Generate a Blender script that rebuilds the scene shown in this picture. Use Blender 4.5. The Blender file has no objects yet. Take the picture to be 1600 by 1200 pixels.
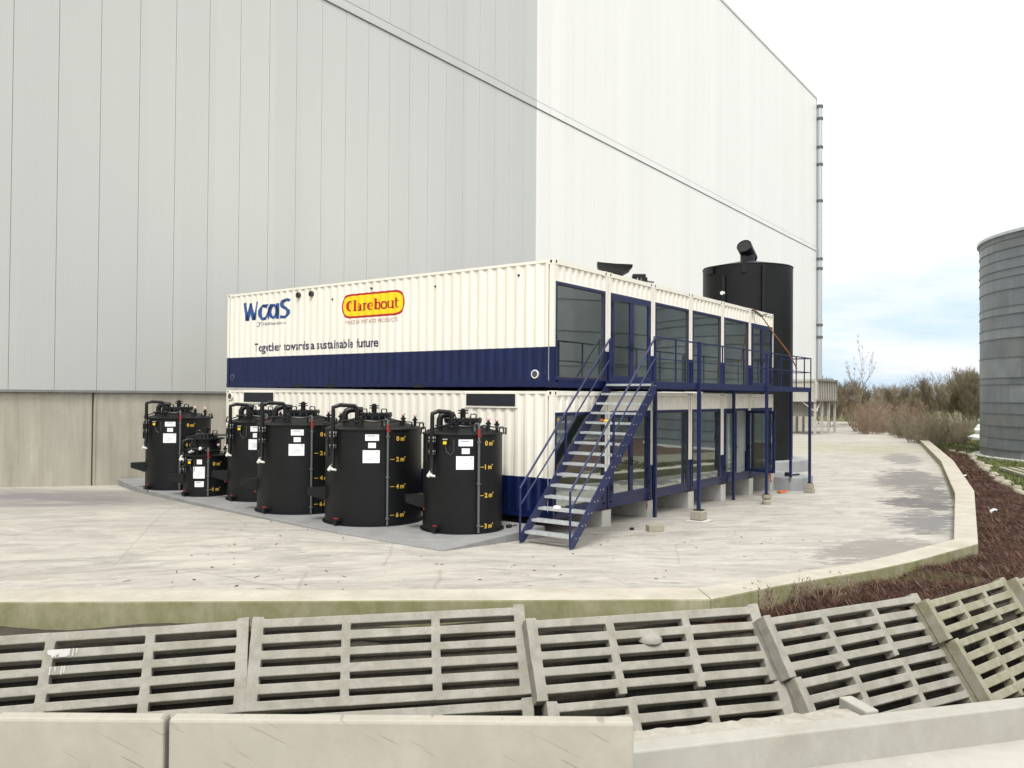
import bpy, bmesh, math, random
from mathutils import Vector, Matrix
R = math.radians
scene = bpy.context.scene
COL = scene.collection

# ---------------------------------------------------------------- mesh builder
class MB:
    def __init__(s): s.v = []; s.f = []; s.m = []
    def add(s, vs, fs, m=0):
        b = len(s.v); s.v += [tuple(p) for p in vs]
        for q in fs: s.f.append([b + i for i in q]); s.m.append(m)
        return s
    def box(s, x0, x1, y0, y1, z0, z1, m=0):
        return s.add([(x0,y0,z0),(x1,y0,z0),(x1,y1,z0),(x0,y1,z0),(x0,y0,z1),(x1,y0,z1),(x1,y1,z1),(x0,y1,z1)],
              [(0,3,2,1),(4,5,6,7),(0,1,5,4),(1,2,6,5),(2,3,7,6),(3,0,4,7)], m)
    def quad(s, a, b, c, d, m=0): return s.add([a,b,c,d], [(0,1,2,3)], m)
    def prism(s, poly, z0, z1, m=0):
        n = len(poly); zf0 = z0 if callable(z0) else (lambda x,y: z0); zf1 = z1 if callable(z1) else (lambda x,y: z1)
        vs = [(x,y,zf0(x,y)) for x,y in poly] + [(x,y,zf1(x,y)) for x,y in poly]
        fs = [tuple(range(n-1,-1,-1)), tuple(range(n,2*n))] + [(i,(i+1)%n,n+(i+1)%n,n+i) for i in range(n)]
        return s.add(vs, fs, m)
    def bar(s, p0, p1, w, h=None, m=0, up=(0,0,1)):
        h = h or w; p0 = Vector(p0); p1 = Vector(p1); d = (p1-p0).normalized(); u = Vector(up)
        if abs(d.dot(u)) > .98: u = Vector((0,1,0))
        a = d.cross(u).normalized(); b = a.cross(d).normalized(); vs = []
        for p in (p0,p1):
            for i,j in ((-1,-1),(1,-1),(1,1),(-1,1)): vs.append(p + a*(w/2*i) + b*(h/2*j))
        return s.add(vs, [(3,2,1,0),(4,5,6,7),(0,1,5,4),(1,2,6,5),(2,3,7,6),(3,0,4,7)], m)
    def tube(s, pts, r, n=8, m=0, caps=True):
        pts = [Vector(p) for p in pts]; k = len(pts); rs = r if isinstance(r,(list,tuple)) else [r]*k
        b = len(s.v); prev = None
        for i,p in enumerate(pts):
            d = ((pts[min(i+1,k-1)]-p).normalized() + (p-pts[max(i-1,0)]).normalized())
            d = d.normalized() if d.length > 1e-6 else Vector((0,0,1))
            if prev is None:
                u = Vector((0,0,1)) if abs(d.z) < .9 else Vector((1,0,0)); a = d.cross(u).normalized()
            else: a = (prev - d*prev.dot(d)).normalized()
            prev = a; c = d.cross(a)
            for j in range(n):
                t = 2*math.pi*j/n; s.v.append(tuple(p + (a*math.cos(t) + c*math.sin(t))*rs[i]))
        for i in range(k-1):
            for j in range(n):
                s.f.append([b+i*n+j, b+i*n+(j+1)%n, b+(i+1)*n+(j+1)%n, b+(i+1)*n+j]); s.m.append(m)
        if caps:
            s.f.append([b+j for j in range(n-1,-1,-1)]); s.m.append(m)
            s.f.append([b+(k-1)*n+j for j in range(n)]); s.m.append(m)
        return s
    def lathe(s, prof, n=48, c=(0,0), m=0, cap0=False, cap1=False):
        b = len(s.v); k = len(prof)
        for r,z in prof:
            for j in range(n):
                t = 2*math.pi*j/n; s.v.append((c[0]+r*math.cos(t), c[1]+r*math.sin(t), z))
        for i in range(k-1):
            for j in range(n):
                s.f.append([b+i*n+j, b+i*n+(j+1)%n, b+(i+1)*n+(j+1)%n, b+(i+1)*n+j]); s.m.append(m)
        if cap0: s.f.append([b+j for j in range(n-1,-1,-1)]); s.m.append(m)
        if cap1: s.f.append([b+(k-1)*n+j for j in range(n)]); s.m.append(m)
        return s
    def mesh(s, name, mats, smooth=None):
        me = bpy.data.meshes.new(name); me.from_pydata(s.v, [], s.f)
        for x in (mats if isinstance(mats,(list,tuple)) else [mats]): me.materials.append(x)
        me.polygons.foreach_set('material_index', s.m)
        if smooth is not None:
            me.polygons.foreach_set('use_smooth', [True]*len(s.f)); me.set_sharp_from_angle(angle=R(smooth))
        me.update(); return me
    def build(s, name, mats, parent=None, smooth=None, bevel=0, loc=None):
        o = bpy.data.objects.new(name, s.mesh(name, mats, smooth)); COL.objects.link(o)
        if parent: o.parent = parent
        if loc: o.location = loc
        if bevel:
            b = o.modifiers.new('bevel','BEVEL'); b.width = bevel; b.segments = 2; b.limit_method = 'ANGLE'
        return o

def tag(o, label=None, cat=None, group=None, kind=None):
    if label: o['label'] = label
    if cat: o['category'] = cat
    if group: o['group'] = group
    if kind: o['kind'] = kind
    return o
def thing(name, label, cat, loc=(0,0,0), rz=0, group=None):
    o = bpy.data.objects.new(name, None); COL.objects.link(o); o.location = loc; o.rotation_euler = (0,0,rz)
    o.empty_display_size = .1
    return tag(o, label, cat, group)
def dup(o, loc, rz=0, sc=None, label=None, parent=None):
    c = o.copy(); COL.objects.link(c)
    if parent: c.parent = parent
    else:
        c.location = loc; c.rotation_euler = (0,0,rz)
        if sc: c.scale = sc
        if label: c['label'] = label
    for ch in list(o.children): dup(ch, None, parent=c)
    return c

# ---------------------------------------------------------------- materials
def new_mat(name):
    m = bpy.data.materials.new(name); m.use_nodes = True; nt = m.node_tree; nt.nodes.clear()
    out = nt.nodes.new('ShaderNodeOutputMaterial'); b = nt.nodes.new('ShaderNodeBsdfPrincipled')
    nt.links.new(b.outputs[0], out.inputs[0]); return m, nt, b, out
def N(nt, t, **kw):
    n = nt.nodes.new(t)
    for k,v in kw.items():
        if k.startswith('i_'):
            key = k[2:]; n.inputs[int(key) if key.isdigit() else key.replace('_',' ')].default_value = v
        else: setattr(n, k, v)
    return n
def ramp(nt, src, p0, p1, c0=(0,0,0,1), c1=(1,1,1,1)):
    r = N(nt,'ShaderNodeValToRGB'); e = r.color_ramp.elements
    e[0].position = p0; e[1].position = p1; e[0].color = c0; e[1].color = c1
    nt.links.new(src, r.inputs[0]); return r.outputs[0]
def coords(nt, scale=(1,1,1), world=False):
    mp = N(nt,'ShaderNodeMapping'); mp.inputs['Scale'].default_value = scale
    if world: g = N(nt,'ShaderNodeNewGeometry'); nt.links.new(g.outputs['Position'], mp.inputs[0])
    else: g = N(nt,'ShaderNodeTexCoord'); nt.links.new(g.outputs['Object'], mp.inputs[0])
    return mp.outputs[0]
def noise(nt, vec, scale, detail=6, rough=.6, dist=0):
    n = N(nt,'ShaderNodeTexNoise'); n.inputs['Scale'].default_value = scale; n.inputs['Detail'].default_value = detail
    n.inputs['Roughness'].default_value = rough; n.inputs['Distortion'].default_value = dist
    nt.links.new(vec, n.inputs['Vector']); return n.outputs['Fac']
def mixc(nt, fac, a, b, mode='MIX'):
    m = N(nt,'ShaderNodeMix', data_type='RGBA', blend_type=mode)
    for i,x in ((0,fac),(6,a),(7,b)):
        if hasattr(x,'is_linked'): nt.links.new(x, m.inputs[i])
        elif i == 0: m.inputs[0].default_value = x
        else: m.inputs[i].default_value = (*x,1) if len(x) == 3 else x
    return m.outputs[2]
def bump(nt, b, h, strength, dist=.01):
    n = N(nt,'ShaderNodeBump'); n.inputs['Strength'].default_value = strength; n.inputs['Distance'].default_value = dist
    nt.links.new(h, n.inputs['Height']); nt.links.new(n.outputs[0], b.inputs['Normal'])
def simple(name, col, rough=.5, metal=0, var=.12, scale=3, bmp=0, bscale=40, stretch=(1,1,1), world=False, spec=.5):
    m, nt, b, o = new_mat(name)
    v = coords(nt, stretch, world); n = noise(nt, v, scale)
    dark = tuple(c*(1-var) for c in col); lite = tuple(min(1,c*(1+var)) for c in col)
    nt.links.new(mixc(nt, ramp(nt, n, .3, .7), dark, lite), b.inputs['Base Color'])
    b.inputs['Roughness'].default_value = rough; b.inputs['Metallic'].default_value = metal; b.inputs['Specular IOR Level'].default_value = spec
    if bmp: bump(nt, b, noise(nt, coords(nt,(1,1,1),world), bscale), bmp)
    return m
def concrete(name, col, stain=(.2,.18,.15), amount=.5, streak=False, green=0, sc=1.0, bmp=.25, world=False, speck=.35, cover=.45, sps=60):
    m, nt, b, o = new_mat(name)
    v = coords(nt, (1,1,1), world)
    n1 = noise(nt, v, 1.1*sc, 8, .65); n2 = noise(nt, v, 9*sc, 8, .7); n3 = noise(nt, v, sps*sc, 4, .7)
    c = mixc(nt, ramp(nt, n1, .3, .7), tuple(x*.86 for x in col), tuple(min(1,x*1.1) for x in col))
    c = mixc(nt, ramp(nt, n2, .35, .75, (0,0,0,1), (.35,.35,.35,1)), c, tuple(x*.72 for x in col))
    vs = coords(nt, (3.2,3.2,.22) if streak else (1,1,1), world)
    n4 = noise(nt, vs, 1.0*sc, 7, .7, .4)
    c = mixc(nt, ramp(nt, n4, cover, cover+.3, (0,0,0,1), (amount,)*3+(1,)), c, stain)
    c = mixc(nt, ramp(nt, n3, .62, .72, (0,0,0,1), (speck,)*3+(1,)), c, tuple(x*.45 for x in col))
    if green:
        n5 = noise(nt, coords(nt,(1.2,1.2,.8),world), 1.3*sc, 8, .7)
        c = mixc(nt, ramp(nt, n5, .3, .66, (0,0,0,1), (green,)*3+(1,)), c, (.13,.135,.035))
    nt.links.new(c, b.inputs['Base Color']); b.inputs['Roughness'].default_value = .88
    bump(nt, b, n2, bmp, .012); return m
def add_scratches(m, amt=.5, dens=.665):
    nt = m.node_tree; b = next(n for n in nt.nodes if n.type == 'BSDF_PRINCIPLED'); l = b.inputs['Base Color'].links[0]; src = l.from_socket
    m0 = N(nt,'ShaderNodeMapping'); m0.inputs['Rotation'].default_value = (0,R(-27),0); mp = N(nt,'ShaderNodeMapping'); mp.inputs['Scale'].default_value = (1.5,2,34)
    g = N(nt,'ShaderNodeTexCoord'); nt.links.new(g.outputs['Object'], m0.inputs[0]); nt.links.new(m0.outputs[0], mp.inputs[0])
    n1 = noise(nt, mp.outputs[0], 1.3, 1, .4, .0); n2 = noise(nt, coords(nt,(1,1,1)), 16, 4, .6)
    c = mixc(nt, ramp(nt, n1, dens, dens+.04, (0,0,0,1), (amt,)*3+(1,)), src, (.17,.145,.11))
    c = mixc(nt, ramp(nt, n2, .70, .76, (0,0,0,1), (.45,.45,.45,1)), c, (.15,.13,.10))
    nt.links.new(c, b.inputs['Base Color'])
def cladding(name, col):
    m, nt, b, o = new_mat(name)
    g = N(nt,'ShaderNodeTexCoord'); sx = N(nt,'ShaderNodeSeparateXYZ'); nt.links.new(g.outputs['Object'], sx.inputs[0])
    d = N(nt,'ShaderNodeMath', operation='DIVIDE'); d.inputs[1].default_value = 1.345; nt.links.new(sx.outputs[0], d.inputs[0])
    fl = N(nt,'ShaderNodeMath', operation='FLOOR'); nt.links.new(d.outputs[0], fl.inputs[0])
    wn = N(nt,'ShaderNodeTexWhiteNoise', noise_dimensions='1D'); nt.links.new(fl.outputs[0], wn.inputs['W'])
    c = mixc(nt, wn.outputs['Value'], tuple(x*.975 for x in col), tuple(min(1,x*1.02) for x in col))
    n = noise(nt, coords(nt,(.5,.5,.06)), 1.0, 6, .6)
    c = mixc(nt, ramp(nt, n, .35, .7, (0,0,0,1), (.16,.16,.16,1)), c, tuple(x*.8 for x in col))
    nt.links.new(c, b.inputs['Base Color']); b.inputs['Roughness'].default_value = .42
    w = N(nt,'ShaderNodeTexWave', wave_type='BANDS', bands_direction='X'); w.inputs['Scale'].default_value = 3.1
    nt.links.new(g.outputs['Object'], w.inputs['Vector']); bump(nt, b, w.outputs['Fac'], .12, .01)
    return m

M = {}
M['clad_grey'] = cladding('clad_grey', (.505,.515,.495))
M['clad_white'] = cladding('clad_white', (.80,.80,.77))
M['joint'] = simple('joint', (.22,.22,.215), .7)
M['flash'] = simple('flash', (.62,.63,.61), .45)
M['flash_dark'] = simple('flash_dark', (.1,.1,.1), .6)
M['base_conc'] = concrete('base_conc', (.49,.465,.39), (.26,.235,.17), .6, streak=True, sc=.7, cover=.42, speck=.12)
M['cream'] = simple('cream', (.80,.77,.675), .42, var=.05, scale=2.5, stretch=(1,1,.12))
M['white_paint'] = simple('white_paint', (.80,.79,.75), .4, var=.03)
M['navy'] = simple('navy', (.0052,.0115,.060), .3, var=.2, scale=2, spec=.4)
M['navy_frame'] = simple('navy_frame', (.0085,.015,.068), .38, var=.1)
M['hole'] = simple('hole', (.012,.012,.012), .8)
M['louvre'] = simple('louvre', (.012,.014,.022), .5)
M['gasket'] = simple('gasket', (.06,.055,.05), .7)
M['black_tank'] = simple('black_tank', (.0062,.0070,.0072), .46, var=.3, scale=1.2, bmp=.06, bscale=6, spec=.28)
M['black_pipe'] = simple('black_pipe', (.0075,.0075,.008), .36, var=.2, spec=.35)
M['grey_pipe'] = simple('grey_pipe', (.10,.105,.11), .35, var=.1)
M['red'] = simple('red', (.27,.022,.018), .45)
M['orange'] = simple('orange', (.55,.13,.02), .6)
M['rust_strap'] = simple('rust_strap', (.40,.15,.045), .7)
M['pink'] = simple('pink', (.72,.50,.49), .4)
M['white_plastic'] = simple('white_plastic', (.78,.77,.72), .35, var=.05)
M['label'] = simple('label', (.85,.85,.85), .5, var=.02)
M['ink'] = simple('ink', (.3,.31,.33), .6)
M['ink_dark'] = simple('ink_dark', (.06,.06,.08), .6)
M['yellow_text'] = simple('yellow_text', (.60,.39,.06), .5, var=.05)
M['yellow'] = simple('yellow', (.85,.55,.0), .5, var=.02)
M['pill_yellow'] = simple('pill_yellow', (.95,.62,.004), .4, var=.02)
M['pill_red'] = simple('pill_red', (.42,.008,.012), .4, var=.03)
M['small_red'] = simple('small_red', (.36,.10,.085), .5, var=.03)
M['logo_blue'] = simple('logo_blue', (.02,.07,.24), .4, var=.1)
M['slogan'] = simple('slogan', (.02,.025,.07), .4)
M['galv'] = simple('galv', (.50,.53,.54), .42, .55, var=.2, scale=14)
M['tread'] = simple('tread', (.50,.53,.53), .38, .35, var=.18, scale=9)
M['bolt'] = simple('bolt', (.5,.5,.5), .3, .6)
M['pad'] = concrete('pad', (.25,.25,.245), (.16,.16,.155), .6, sc=1.4, bmp=.3)
M['block'] = concrete('block', (.52,.51,.47), (.3,.28,.24), .35, sc=1.3, bmp=.2, speck=.2)
M['footing'] = concrete('footing', (.33,.30,.24), (.18,.16,.12), .5, sc=3, bmp=.4)
M['plinth'] = concrete('plinth', (.30,.31,.315), (.19,.19,.185), .5, sc=1.3)
M['upstand_top'] = concrete('upstand_top', (.43,.40,.33), (.25,.225,.155), .55, sc=1.4, speck=.3)
M['upstand_side'] = concrete('upstand_side', (.33,.31,.21), (.20,.19,.09), .5, streak=True, green=.75, sc=1.6, speck=.4)
M['slat'] = concrete('slat', (.325,.31,.272), (.17,.16,.12), .8, sc=2.6, bmp=.6, speck=.6, sps=9, green=.12)
M['slat_green'] = concrete('slat_green', (.35,.33,.27), (.16,.145,.09), .8, green=.5, sc=2.6, bmp=.7, speck=.6, sps=9)
M['paint_spill'] = simple('paint_spill', (.42,.41,.385), .6)
M['fg_block'] = concrete('fg_block', (.385,.362,.305), (.28,.252,.20), .5, sc=.9, bmp=.12, speck=.25)
add_scratches(M['fg_block'])
M['fg_kerb'] = concrete('fg_kerb', (.365,.354,.31), (.24,.222,.18), .55, sc=1.2, bmp=.2, speck=.3)
M['rough_conc'] = concrete('rough_conc', (.40,.375,.32), (.2,.18,.135), .7, sc=5, bmp=.9, speck=.8, sps=8)
M['stone'] = concrete('stone', (.36,.33,.26), (.2,.18,.12), .5, sc=2, bmp=.5)
M['tarp'] = simple('tarp', (.8,.8,.8), .5)
M['bark'] = simple('bark', (.11,.095,.062), .9, var=.3, scale=6)
M['bark_pale'] = simple('bark_pale', (.20,.18,.125), .9, var=.3, scale=6)
M['twig_olive'] = simple('twig_olive', (.24,.21,.135), .9, var=.3, scale=1.5)
M['twig_brown'] = simple('twig_brown', (.225,.19,.13), .9, var=.3, scale=1.5)
M['twig_red'] = simple('twig_red', (.25,.185,.125), .9, var=.3, scale=1.5)
M['mulch_twig'] = simple('mulch_twig', (.118,.060,.040), .9, var=.45, scale=2.5)
M['mulch_pale'] = simple('mulch_pale', (.27,.20,.14), .9, var=.3, scale=2.5)
M['blade'] = simple('blade', (.12,.15,.035), .8, var=.4, scale=1.2)
M['inner'] = simple('inner', (.66,.68,.67), .6)
M['inner_floor'] = simple('inner_floor', (.36,.36,.35), .6)
M['equip'] = simple('equip', (.5,.52,.53), .4)
M['hopper'] = simple('hopper', (.43,.415,.365), .6, var=.12, scale=1)
M['hopper_dark'] = simple('hopper_dark', (.20,.19,.165), .6, var=.15, scale=1)
M['teal'] = simple('teal', (.02,.13,.17), .5)
for i,(c,mt) in enumerate((((.165,.19,.206),.3),((.145,.168,.182),.3),((.20,.226,.24),.3),((.16,.173,.176),.25))):
    M['silo%d'%i] = simple('silo%d'%i, c, .5, mt, var=.16, scale=1.3, stretch=(1,1,.5))
M['silo_ring'] = simple('silo_ring', (.10,.115,.12), .5, .4)

# glass: dark tinted pane, partly mirror
def glass_mat():
    m, nt, b, out = new_mat('window_glass'); nt.nodes.remove(b)
    t = N(nt,'ShaderNodeBsdfTransparent'); t.inputs[0].default_value = (.62,.70,.66,1)
    g = N(nt,'ShaderNodeBsdfGlossy'); g.inputs['Roughness'].default_value = .015; g.inputs['Color'].default_value = (.86,.92,.9,1)
    lw = N(nt,'ShaderNodeLayerWeight'); lw.inputs['Blend'].default_value = .45
    mr = N(nt,'ShaderNodeMapRange'); mr.inputs['To Min'].default_value = .40; mr.inputs['To Max'].default_value = .75
    nt.links.new(lw.outputs['Fresnel'], mr.inputs['Value'])
    mx = N(nt,'ShaderNodeMixShader'); nt.links.new(mr.outputs[0], mx.inputs[0]); nt.links.new(t.outputs[0], mx.inputs[1]); nt.links.new(g.outputs[0], mx.inputs[2])
    n = noise(nt, coords(nt), .8, 2, .4); bp = N(nt,'ShaderNodeBump'); bp.inputs['Strength'].default_value = .02; bp.inputs['Distance'].default_value = .02
    nt.links.new(n, bp.inputs['Height']); nt.links.new(bp.outputs[0], g.inputs['Normal'])
    nt.links.new(mx.outputs[0], out.inputs[0]); return m
M['glass'] = glass_mat()

# yard concrete: mottled slab, worn streaks, damp patches and cracks with their own shape
def yard_mat():
    m, nt, b, o = new_mat('yard_concrete')
    v = coords(nt, (1,1,1), True)
    ro = N(nt,'ShaderNodeMapping'); ro.inputs['Rotation'].default_value = (0,0,R(40)); rot = N(nt,'ShaderNodeMapping'); rot.inputs['Scale'].default_value = (.42,1.25,1)
    nt.links.new(v, ro.inputs[0]); nt.links.new(ro.outputs[0], rot.inputs[0]); vr = rot.outputs[0]
    n1 = noise(nt, v, .22, 7, .62); n2 = noise(nt, vr, 1.5, 9, .72, .6); n3 = noise(nt, v, 14, 6, .7); n4 = noise(nt, vr, .55, 7, .68, .8)
    c = mixc(nt, ramp(nt, n1, .32, .68), (.365,.345,.30), (.445,.42,.368))
    c = mixc(nt, ramp(nt, n2, .44, .66, (0,0,0,1), (.85,.85,.85,1)), c, (.265,.245,.215))
    n7 = noise(nt, vr, 5.5, 9, .75, .8); c = mixc(nt, ramp(nt, n7, .50, .66, (0,0,0,1), (.55,.55,.55,1)), c, (.27,.245,.22))
    n8 = noise(nt, vr, 2.6, 8, .7, 1.2); c = mixc(nt, ramp(nt, n8, .56, .70, (0,0,0,1), (.7,.7,.7,1)), c, (.55,.515,.45))
    c = mixc(nt, ramp(nt, n4, .50, .70, (0,0,0,1), (.5,.5,.5,1)), c, (.29,.26,.24))
    c = mixc(nt, ramp(nt, n3, .58, .72, (0,0,0,1), (.32,.32,.32,1)), c, (.20,.185,.165))
    n6 = noise(nt, v, 3.2, 8, .75)
    c = mixc(nt, ramp(nt, n6, .64, .70, (0,0,0,1), (.6,.6,.6,1)), c, (.16,.145,.13))
    n9 = noise(nt, vr, .9, 10, .78, 1.5); c = mixc(nt, ramp(nt, n9, .52, .60, (0,0,0,1), (.5,.5,.5,1)), c, (.205,.19,.168))
    def patch(center, rad, col, amt, lo, hi, vec=v, nsc=.8, st=(1,1,1), rz=0):
        nonlocal c
        mp = N(nt,'ShaderNodeMapping', vector_type='TEXTURE'); mp.inputs['Location'].default_value = center; mp.inputs['Rotation'].default_value = (0,0,rz)
        mp.inputs['Scale'].default_value = (rad*st[0], rad*st[1], 50); nt.links.new(v, mp.inputs[0])
        ln = N(nt,'ShaderNodeVectorMath', operation='LENGTH'); nt.links.new(mp.outputs[0], ln.inputs[0])
        s = N(nt,'ShaderNodeMath', operation='SUBTRACT'); s.inputs[0].default_value = 1.1; nt.links.new(ln.outputs['Value'], s.inputs[1])
        nn = noise(nt, vec, nsc, 8, .7, .8)
        ad = N(nt,'ShaderNodeMath', operation='MULTIPLY'); nt.links.new(s.outputs[0], ad.inputs[0]); nt.links.new(nn, ad.inputs[1])
        c = mixc(nt, ramp(nt, ad.outputs[0], lo, hi, (0,0,0,1), (amt,)*3+(1,)), c, col)
        return ad.outputs[0]
    patch((-4.6,13.2,0), 5.2, (.175,.158,.155), .95, .18, .42, vr, .7)
    w1 = patch((9.5,-6.0,0), 4.2, (.105,.098,.09), .92, .36, .40, vr, 3.3, (1.7,.55,1), R(8))
    patch((14.2,-5.0,0), 3.3, (.10,.093,.087), .92, .34, .38, vr, 3.0, (1.5,.8,1), R(20))
    patch((3.5,-6.0,0), 3.8, (.20,.185,.165), .85, .33, .38, vr, 3.9, (1.4,.5,1), R(-8))
    patch((23,-3.2,0), 6.5, (.13,.122,.115), .85, .33, .38, vr, 2.4, (1.9,.5,1), R(11))
    patch((36,-.5,0), 6, (.18,.17,.16), .8, .33, .38, vr, 1.3, (1.9,.4,1), R(13))
    patch((17.5,-4.9,0), 3.2, (.12,.112,.105), .9, .33, .38, vr, 3.6, (1.9,.55,1), R(12))
    patch((45,5,0), 15, (.28,.29,.16), .5, .22, .5, vr, .4)
    # expansion cracks
    vo = N(nt,'ShaderNodeTexVoronoi', feature='DISTANCE_TO_EDGE'); vo.inputs['Scale'].default_value = .16
    dn = N(nt,'ShaderNodeTexNoise'); dn.inputs['Scale'].default_value = 1.2; nt.links.new(v, dn.inputs['Vector'])
    dm = mixc(nt, .12, v, dn.outputs['Color'], 'ADD'); nt.links.new(dm, vo.inputs['Vector'])
    ck = ramp(nt, vo.outputs['Distance'], .0007, .0025, (.30,.30,.30,1), (0,0,0,1))
    c = mixc(nt, ck, c, (.12,.105,.09))
    nt.links.new(c, b.inputs['Base Color'])
    nt.links.new(ramp(nt, w1, .3, .42, (.9,.9,.9,1), (.5,.5,.5,1)), b.inputs['Roughness'])
    bump(nt, b, n3, .25, .01); return m
M['yard'] = yard_mat()
def ground_mat(name, cols, sc):
    m, nt, b, o = new_mat(name); v = coords(nt,(1,1,1),True)
    c = mixc(nt, ramp(nt, noise(nt, v, .35*sc, 7, .7), .35, .65), cols[0], cols[1])
    c = mixc(nt, ramp(nt, noise(nt, v, 3.5*sc, 8, .75), .42, .7), c, cols[2])
    nt.links.new(c, b.inputs['Base Color']); b.inputs['Roughness'].default_value = .95
    bump(nt, b, noise(nt, v, 12*sc, 6, .7), .8, .05); return m
M['mulch'] = ground_mat('mulch', ((.075,.038,.027),(.10,.052,.036),(.055,.032,.022)), 1.5)
M['grass'] = ground_mat('grass', ((.10,.125,.035),(.14,.13,.055),(.075,.085,.028)), 1)
M['soil'] = ground_mat('soil', ((.05,.045,.035),(.07,.06,.045),(.03,.027,.02)), 2)
M['pavement'] = concrete('pavement', (.40,.385,.34), (.25,.235,.2), .5, sc=.8, world=True)

# ---------------------------------------------------------------- camera and frames
CAM = Vector((-15.33,-10.045,2.78)); yaw, pit, rol, FPX = R(53.86), R(.815), R(.41), 1275.0
fw = Vector((math.cos(pit)*math.sin(yaw), math.cos(pit)*math.cos(yaw), math.sin(pit)))
r0 = Vector((math.cos(yaw), -math.sin(yaw), 0)); u0 = r0.cross(fw)
rv = r0*math.cos(rol) + u0*math.sin(rol); uvv = -r0*math.sin(rol) + u0*math.cos(rol)
cd = bpy.data.cameras.new('camera'); cam = bpy.data.objects.new('camera', cd); COL.objects.link(cam)
cd.sensor_width = 36; cd.lens = FPX/1600*36; cd.clip_start = .1; cd.clip_end = 3000
mw = Matrix((rv, uvv, -fw)).transposed().to_4x4(); mw.translation = CAM; cam.matrix_world = mw
scene.camera = cam
fh = Vector((math.sin(yaw), math.cos(yaw), 0))
def W(u, v, z): return CAM + r0*u + fh*v + Vector((0,0,z-CAM.z))
def UV(x, y): d = Vector((x,y,0)) - Vector((CAM.x,CAM.y,0)); return d.dot(r0), d.dot(fh)
def G(x, y):
    if x >= 0: return -.40 - .018*min(x,16)
    return -.40 - .065*max(x,-5)

# ---------------------------------------------------------------- light and sky
SUN_EL, SUN_AZ = 55, None
sun_from = Vector((-.72,-.42,0)).normalized()*math.cos(R(SUN_EL)) + Vector((0,0,math.sin(R(SUN_EL))))
sd = bpy.data.lights.new('sun','SUN'); sd.energy = 2.0; sd.angle = R(16); sd.color = (1,.975,.94)
so = bpy.data.objects.new('sun', sd); COL.objects.link(so); so.rotation_euler = sun_from.to_track_quat('Z','Y').to_euler()
so.location = (-20,-15,30)
w = bpy.data.worlds.new('World'); scene.world = w; w.use_nodes = True; nt = w.node_tree; nt.nodes.clear()
out = N(nt,'ShaderNodeOutputWorld'); sky = N(nt,'ShaderNodeTexSky', sky_type='NISHITA')
sky.sun_disc = False; sky.sun_elevation = R(SUN_EL); sky.sun_rotation = math.atan2(sun_from.x, sun_from.y)
sky.dust_density = 2.0; sky.air_density = 1.0
bs = N(nt,'ShaderNodeBackground'); bs.inputs['Strength'].default_value = .10; nt.links.new(sky.outputs[0], bs.inputs[0])
bc = N(nt,'ShaderNodeBackground'); bc.inputs['Color'].default_value = (1,.995,.985,1); bh = N(nt,'ShaderNodeBackground'); bh.inputs['Strength'].default_value = .77
tc = N(nt,'ShaderNodeTexCoord'); sp = N(nt,'ShaderNodeSeparateXYZ'); nt.links.new(tc.outputs['Generated'], sp.inputs[0])
mp = N(nt,'ShaderNodeMapping'); mp.inputs['Scale'].default_value = (1.6,1.6,9); nt.links.new(tc.outputs['Generated'], mp.inputs[0])
nz = noise(nt, mp.outputs[0], 1.6, 6, .58, .3)
# thin pale-blue gap between cloud and horizon, whiter cloud above
nt.links.new(ramp(nt, nz, .38, .64, (.60,.80,1.0,1), (.92,.94,1.0,1)), bh.inputs[0])
ad = N(nt,'ShaderNodeMath', operation='MULTIPLY_ADD'); ad.inputs[1].default_value = .30; nt.links.new(nz, ad.inputs[0]); nt.links.new(sp.outputs[2], ad.inputs[2])
mask = ramp(nt, ad.outputs[0], .19, .30)
zr = N(nt,'ShaderNodeMapRange'); zr.inputs['From Min'].default_value = .15; zr.inputs['From Max'].default_value = .9; zr.inputs['To Min'].default_value = .78; zr.inputs['To Max'].default_value = 1.45
nt.links.new(sp.outputs[2], zr.inputs['Value']); nt.links.new(zr.outputs[0], bc.inputs['Strength'])
m1 = N(nt,'ShaderNodeMixShader'); nt.links.new(mask, m1.inputs[0]); nt.links.new(bh.outputs[0], m1.inputs[1]); nt.links.new(bc.outputs[0], m1.inputs[2])
m2 = N(nt,'ShaderNodeMixShader'); m2.inputs[0].default_value = .90; nt.links.new(bs.outputs[0], m2.inputs[1]); nt.links.new(m1.outputs[0], m2.inputs[2])
nt.links.new(m2.outputs[0], out.inputs[0])
vs = scene.view_settings; vs.view_transform = 'Standard'; vs.look = 'None'; vs.exposure = .54; vs.gamma = 1; vs.use_curve_mapping = False

# ---------------------------------------------------------------- ground
UP_IN = [(-40,32.5),(-10.68,1.5),(-7.89,-2.04),(-4.98,-5.59),(4.11,-7.41),(15.67,-5.88),(31.23,-3.16),(50.99,1.03),(60.81,3.16),(72.76,7.45)]
UP_OUT = [(-40.4,32.1),(-11.07,1.05),(-8.32,-2.40),(-5.45,-5.98),(3.80,-7.90),(17.0,-6.30),(32.0,-3.62),(51.6,.55),(61.3,2.70),(73.2,7.0)]
yard_poly = [((a[0]+b[0])/2, (a[1]+b[1])/2) for a,b in zip(UP_IN,UP_OUT)]
yard_poly = yard_poly + [(110,20),(110,60),(-60,60),(-60,40)]
def inside(p, poly):
    x,y = p; r = False; j = len(poly)-1
    for i in range(len(poly)):
        xi,yi = poly[i]; xj,yj = poly[j]
        if (yi > y) != (yj > y) and x < (xj-xi)*(y-yi)/(yj-yi)+xi: r = not r
        j = i
    return r
bm = bmesh.new(); bm.faces.new([bm.verts.new((x,y,0)) for x,y in yard_poly]); bmesh.ops.triangulate(bm, faces=bm.faces[:])
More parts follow.
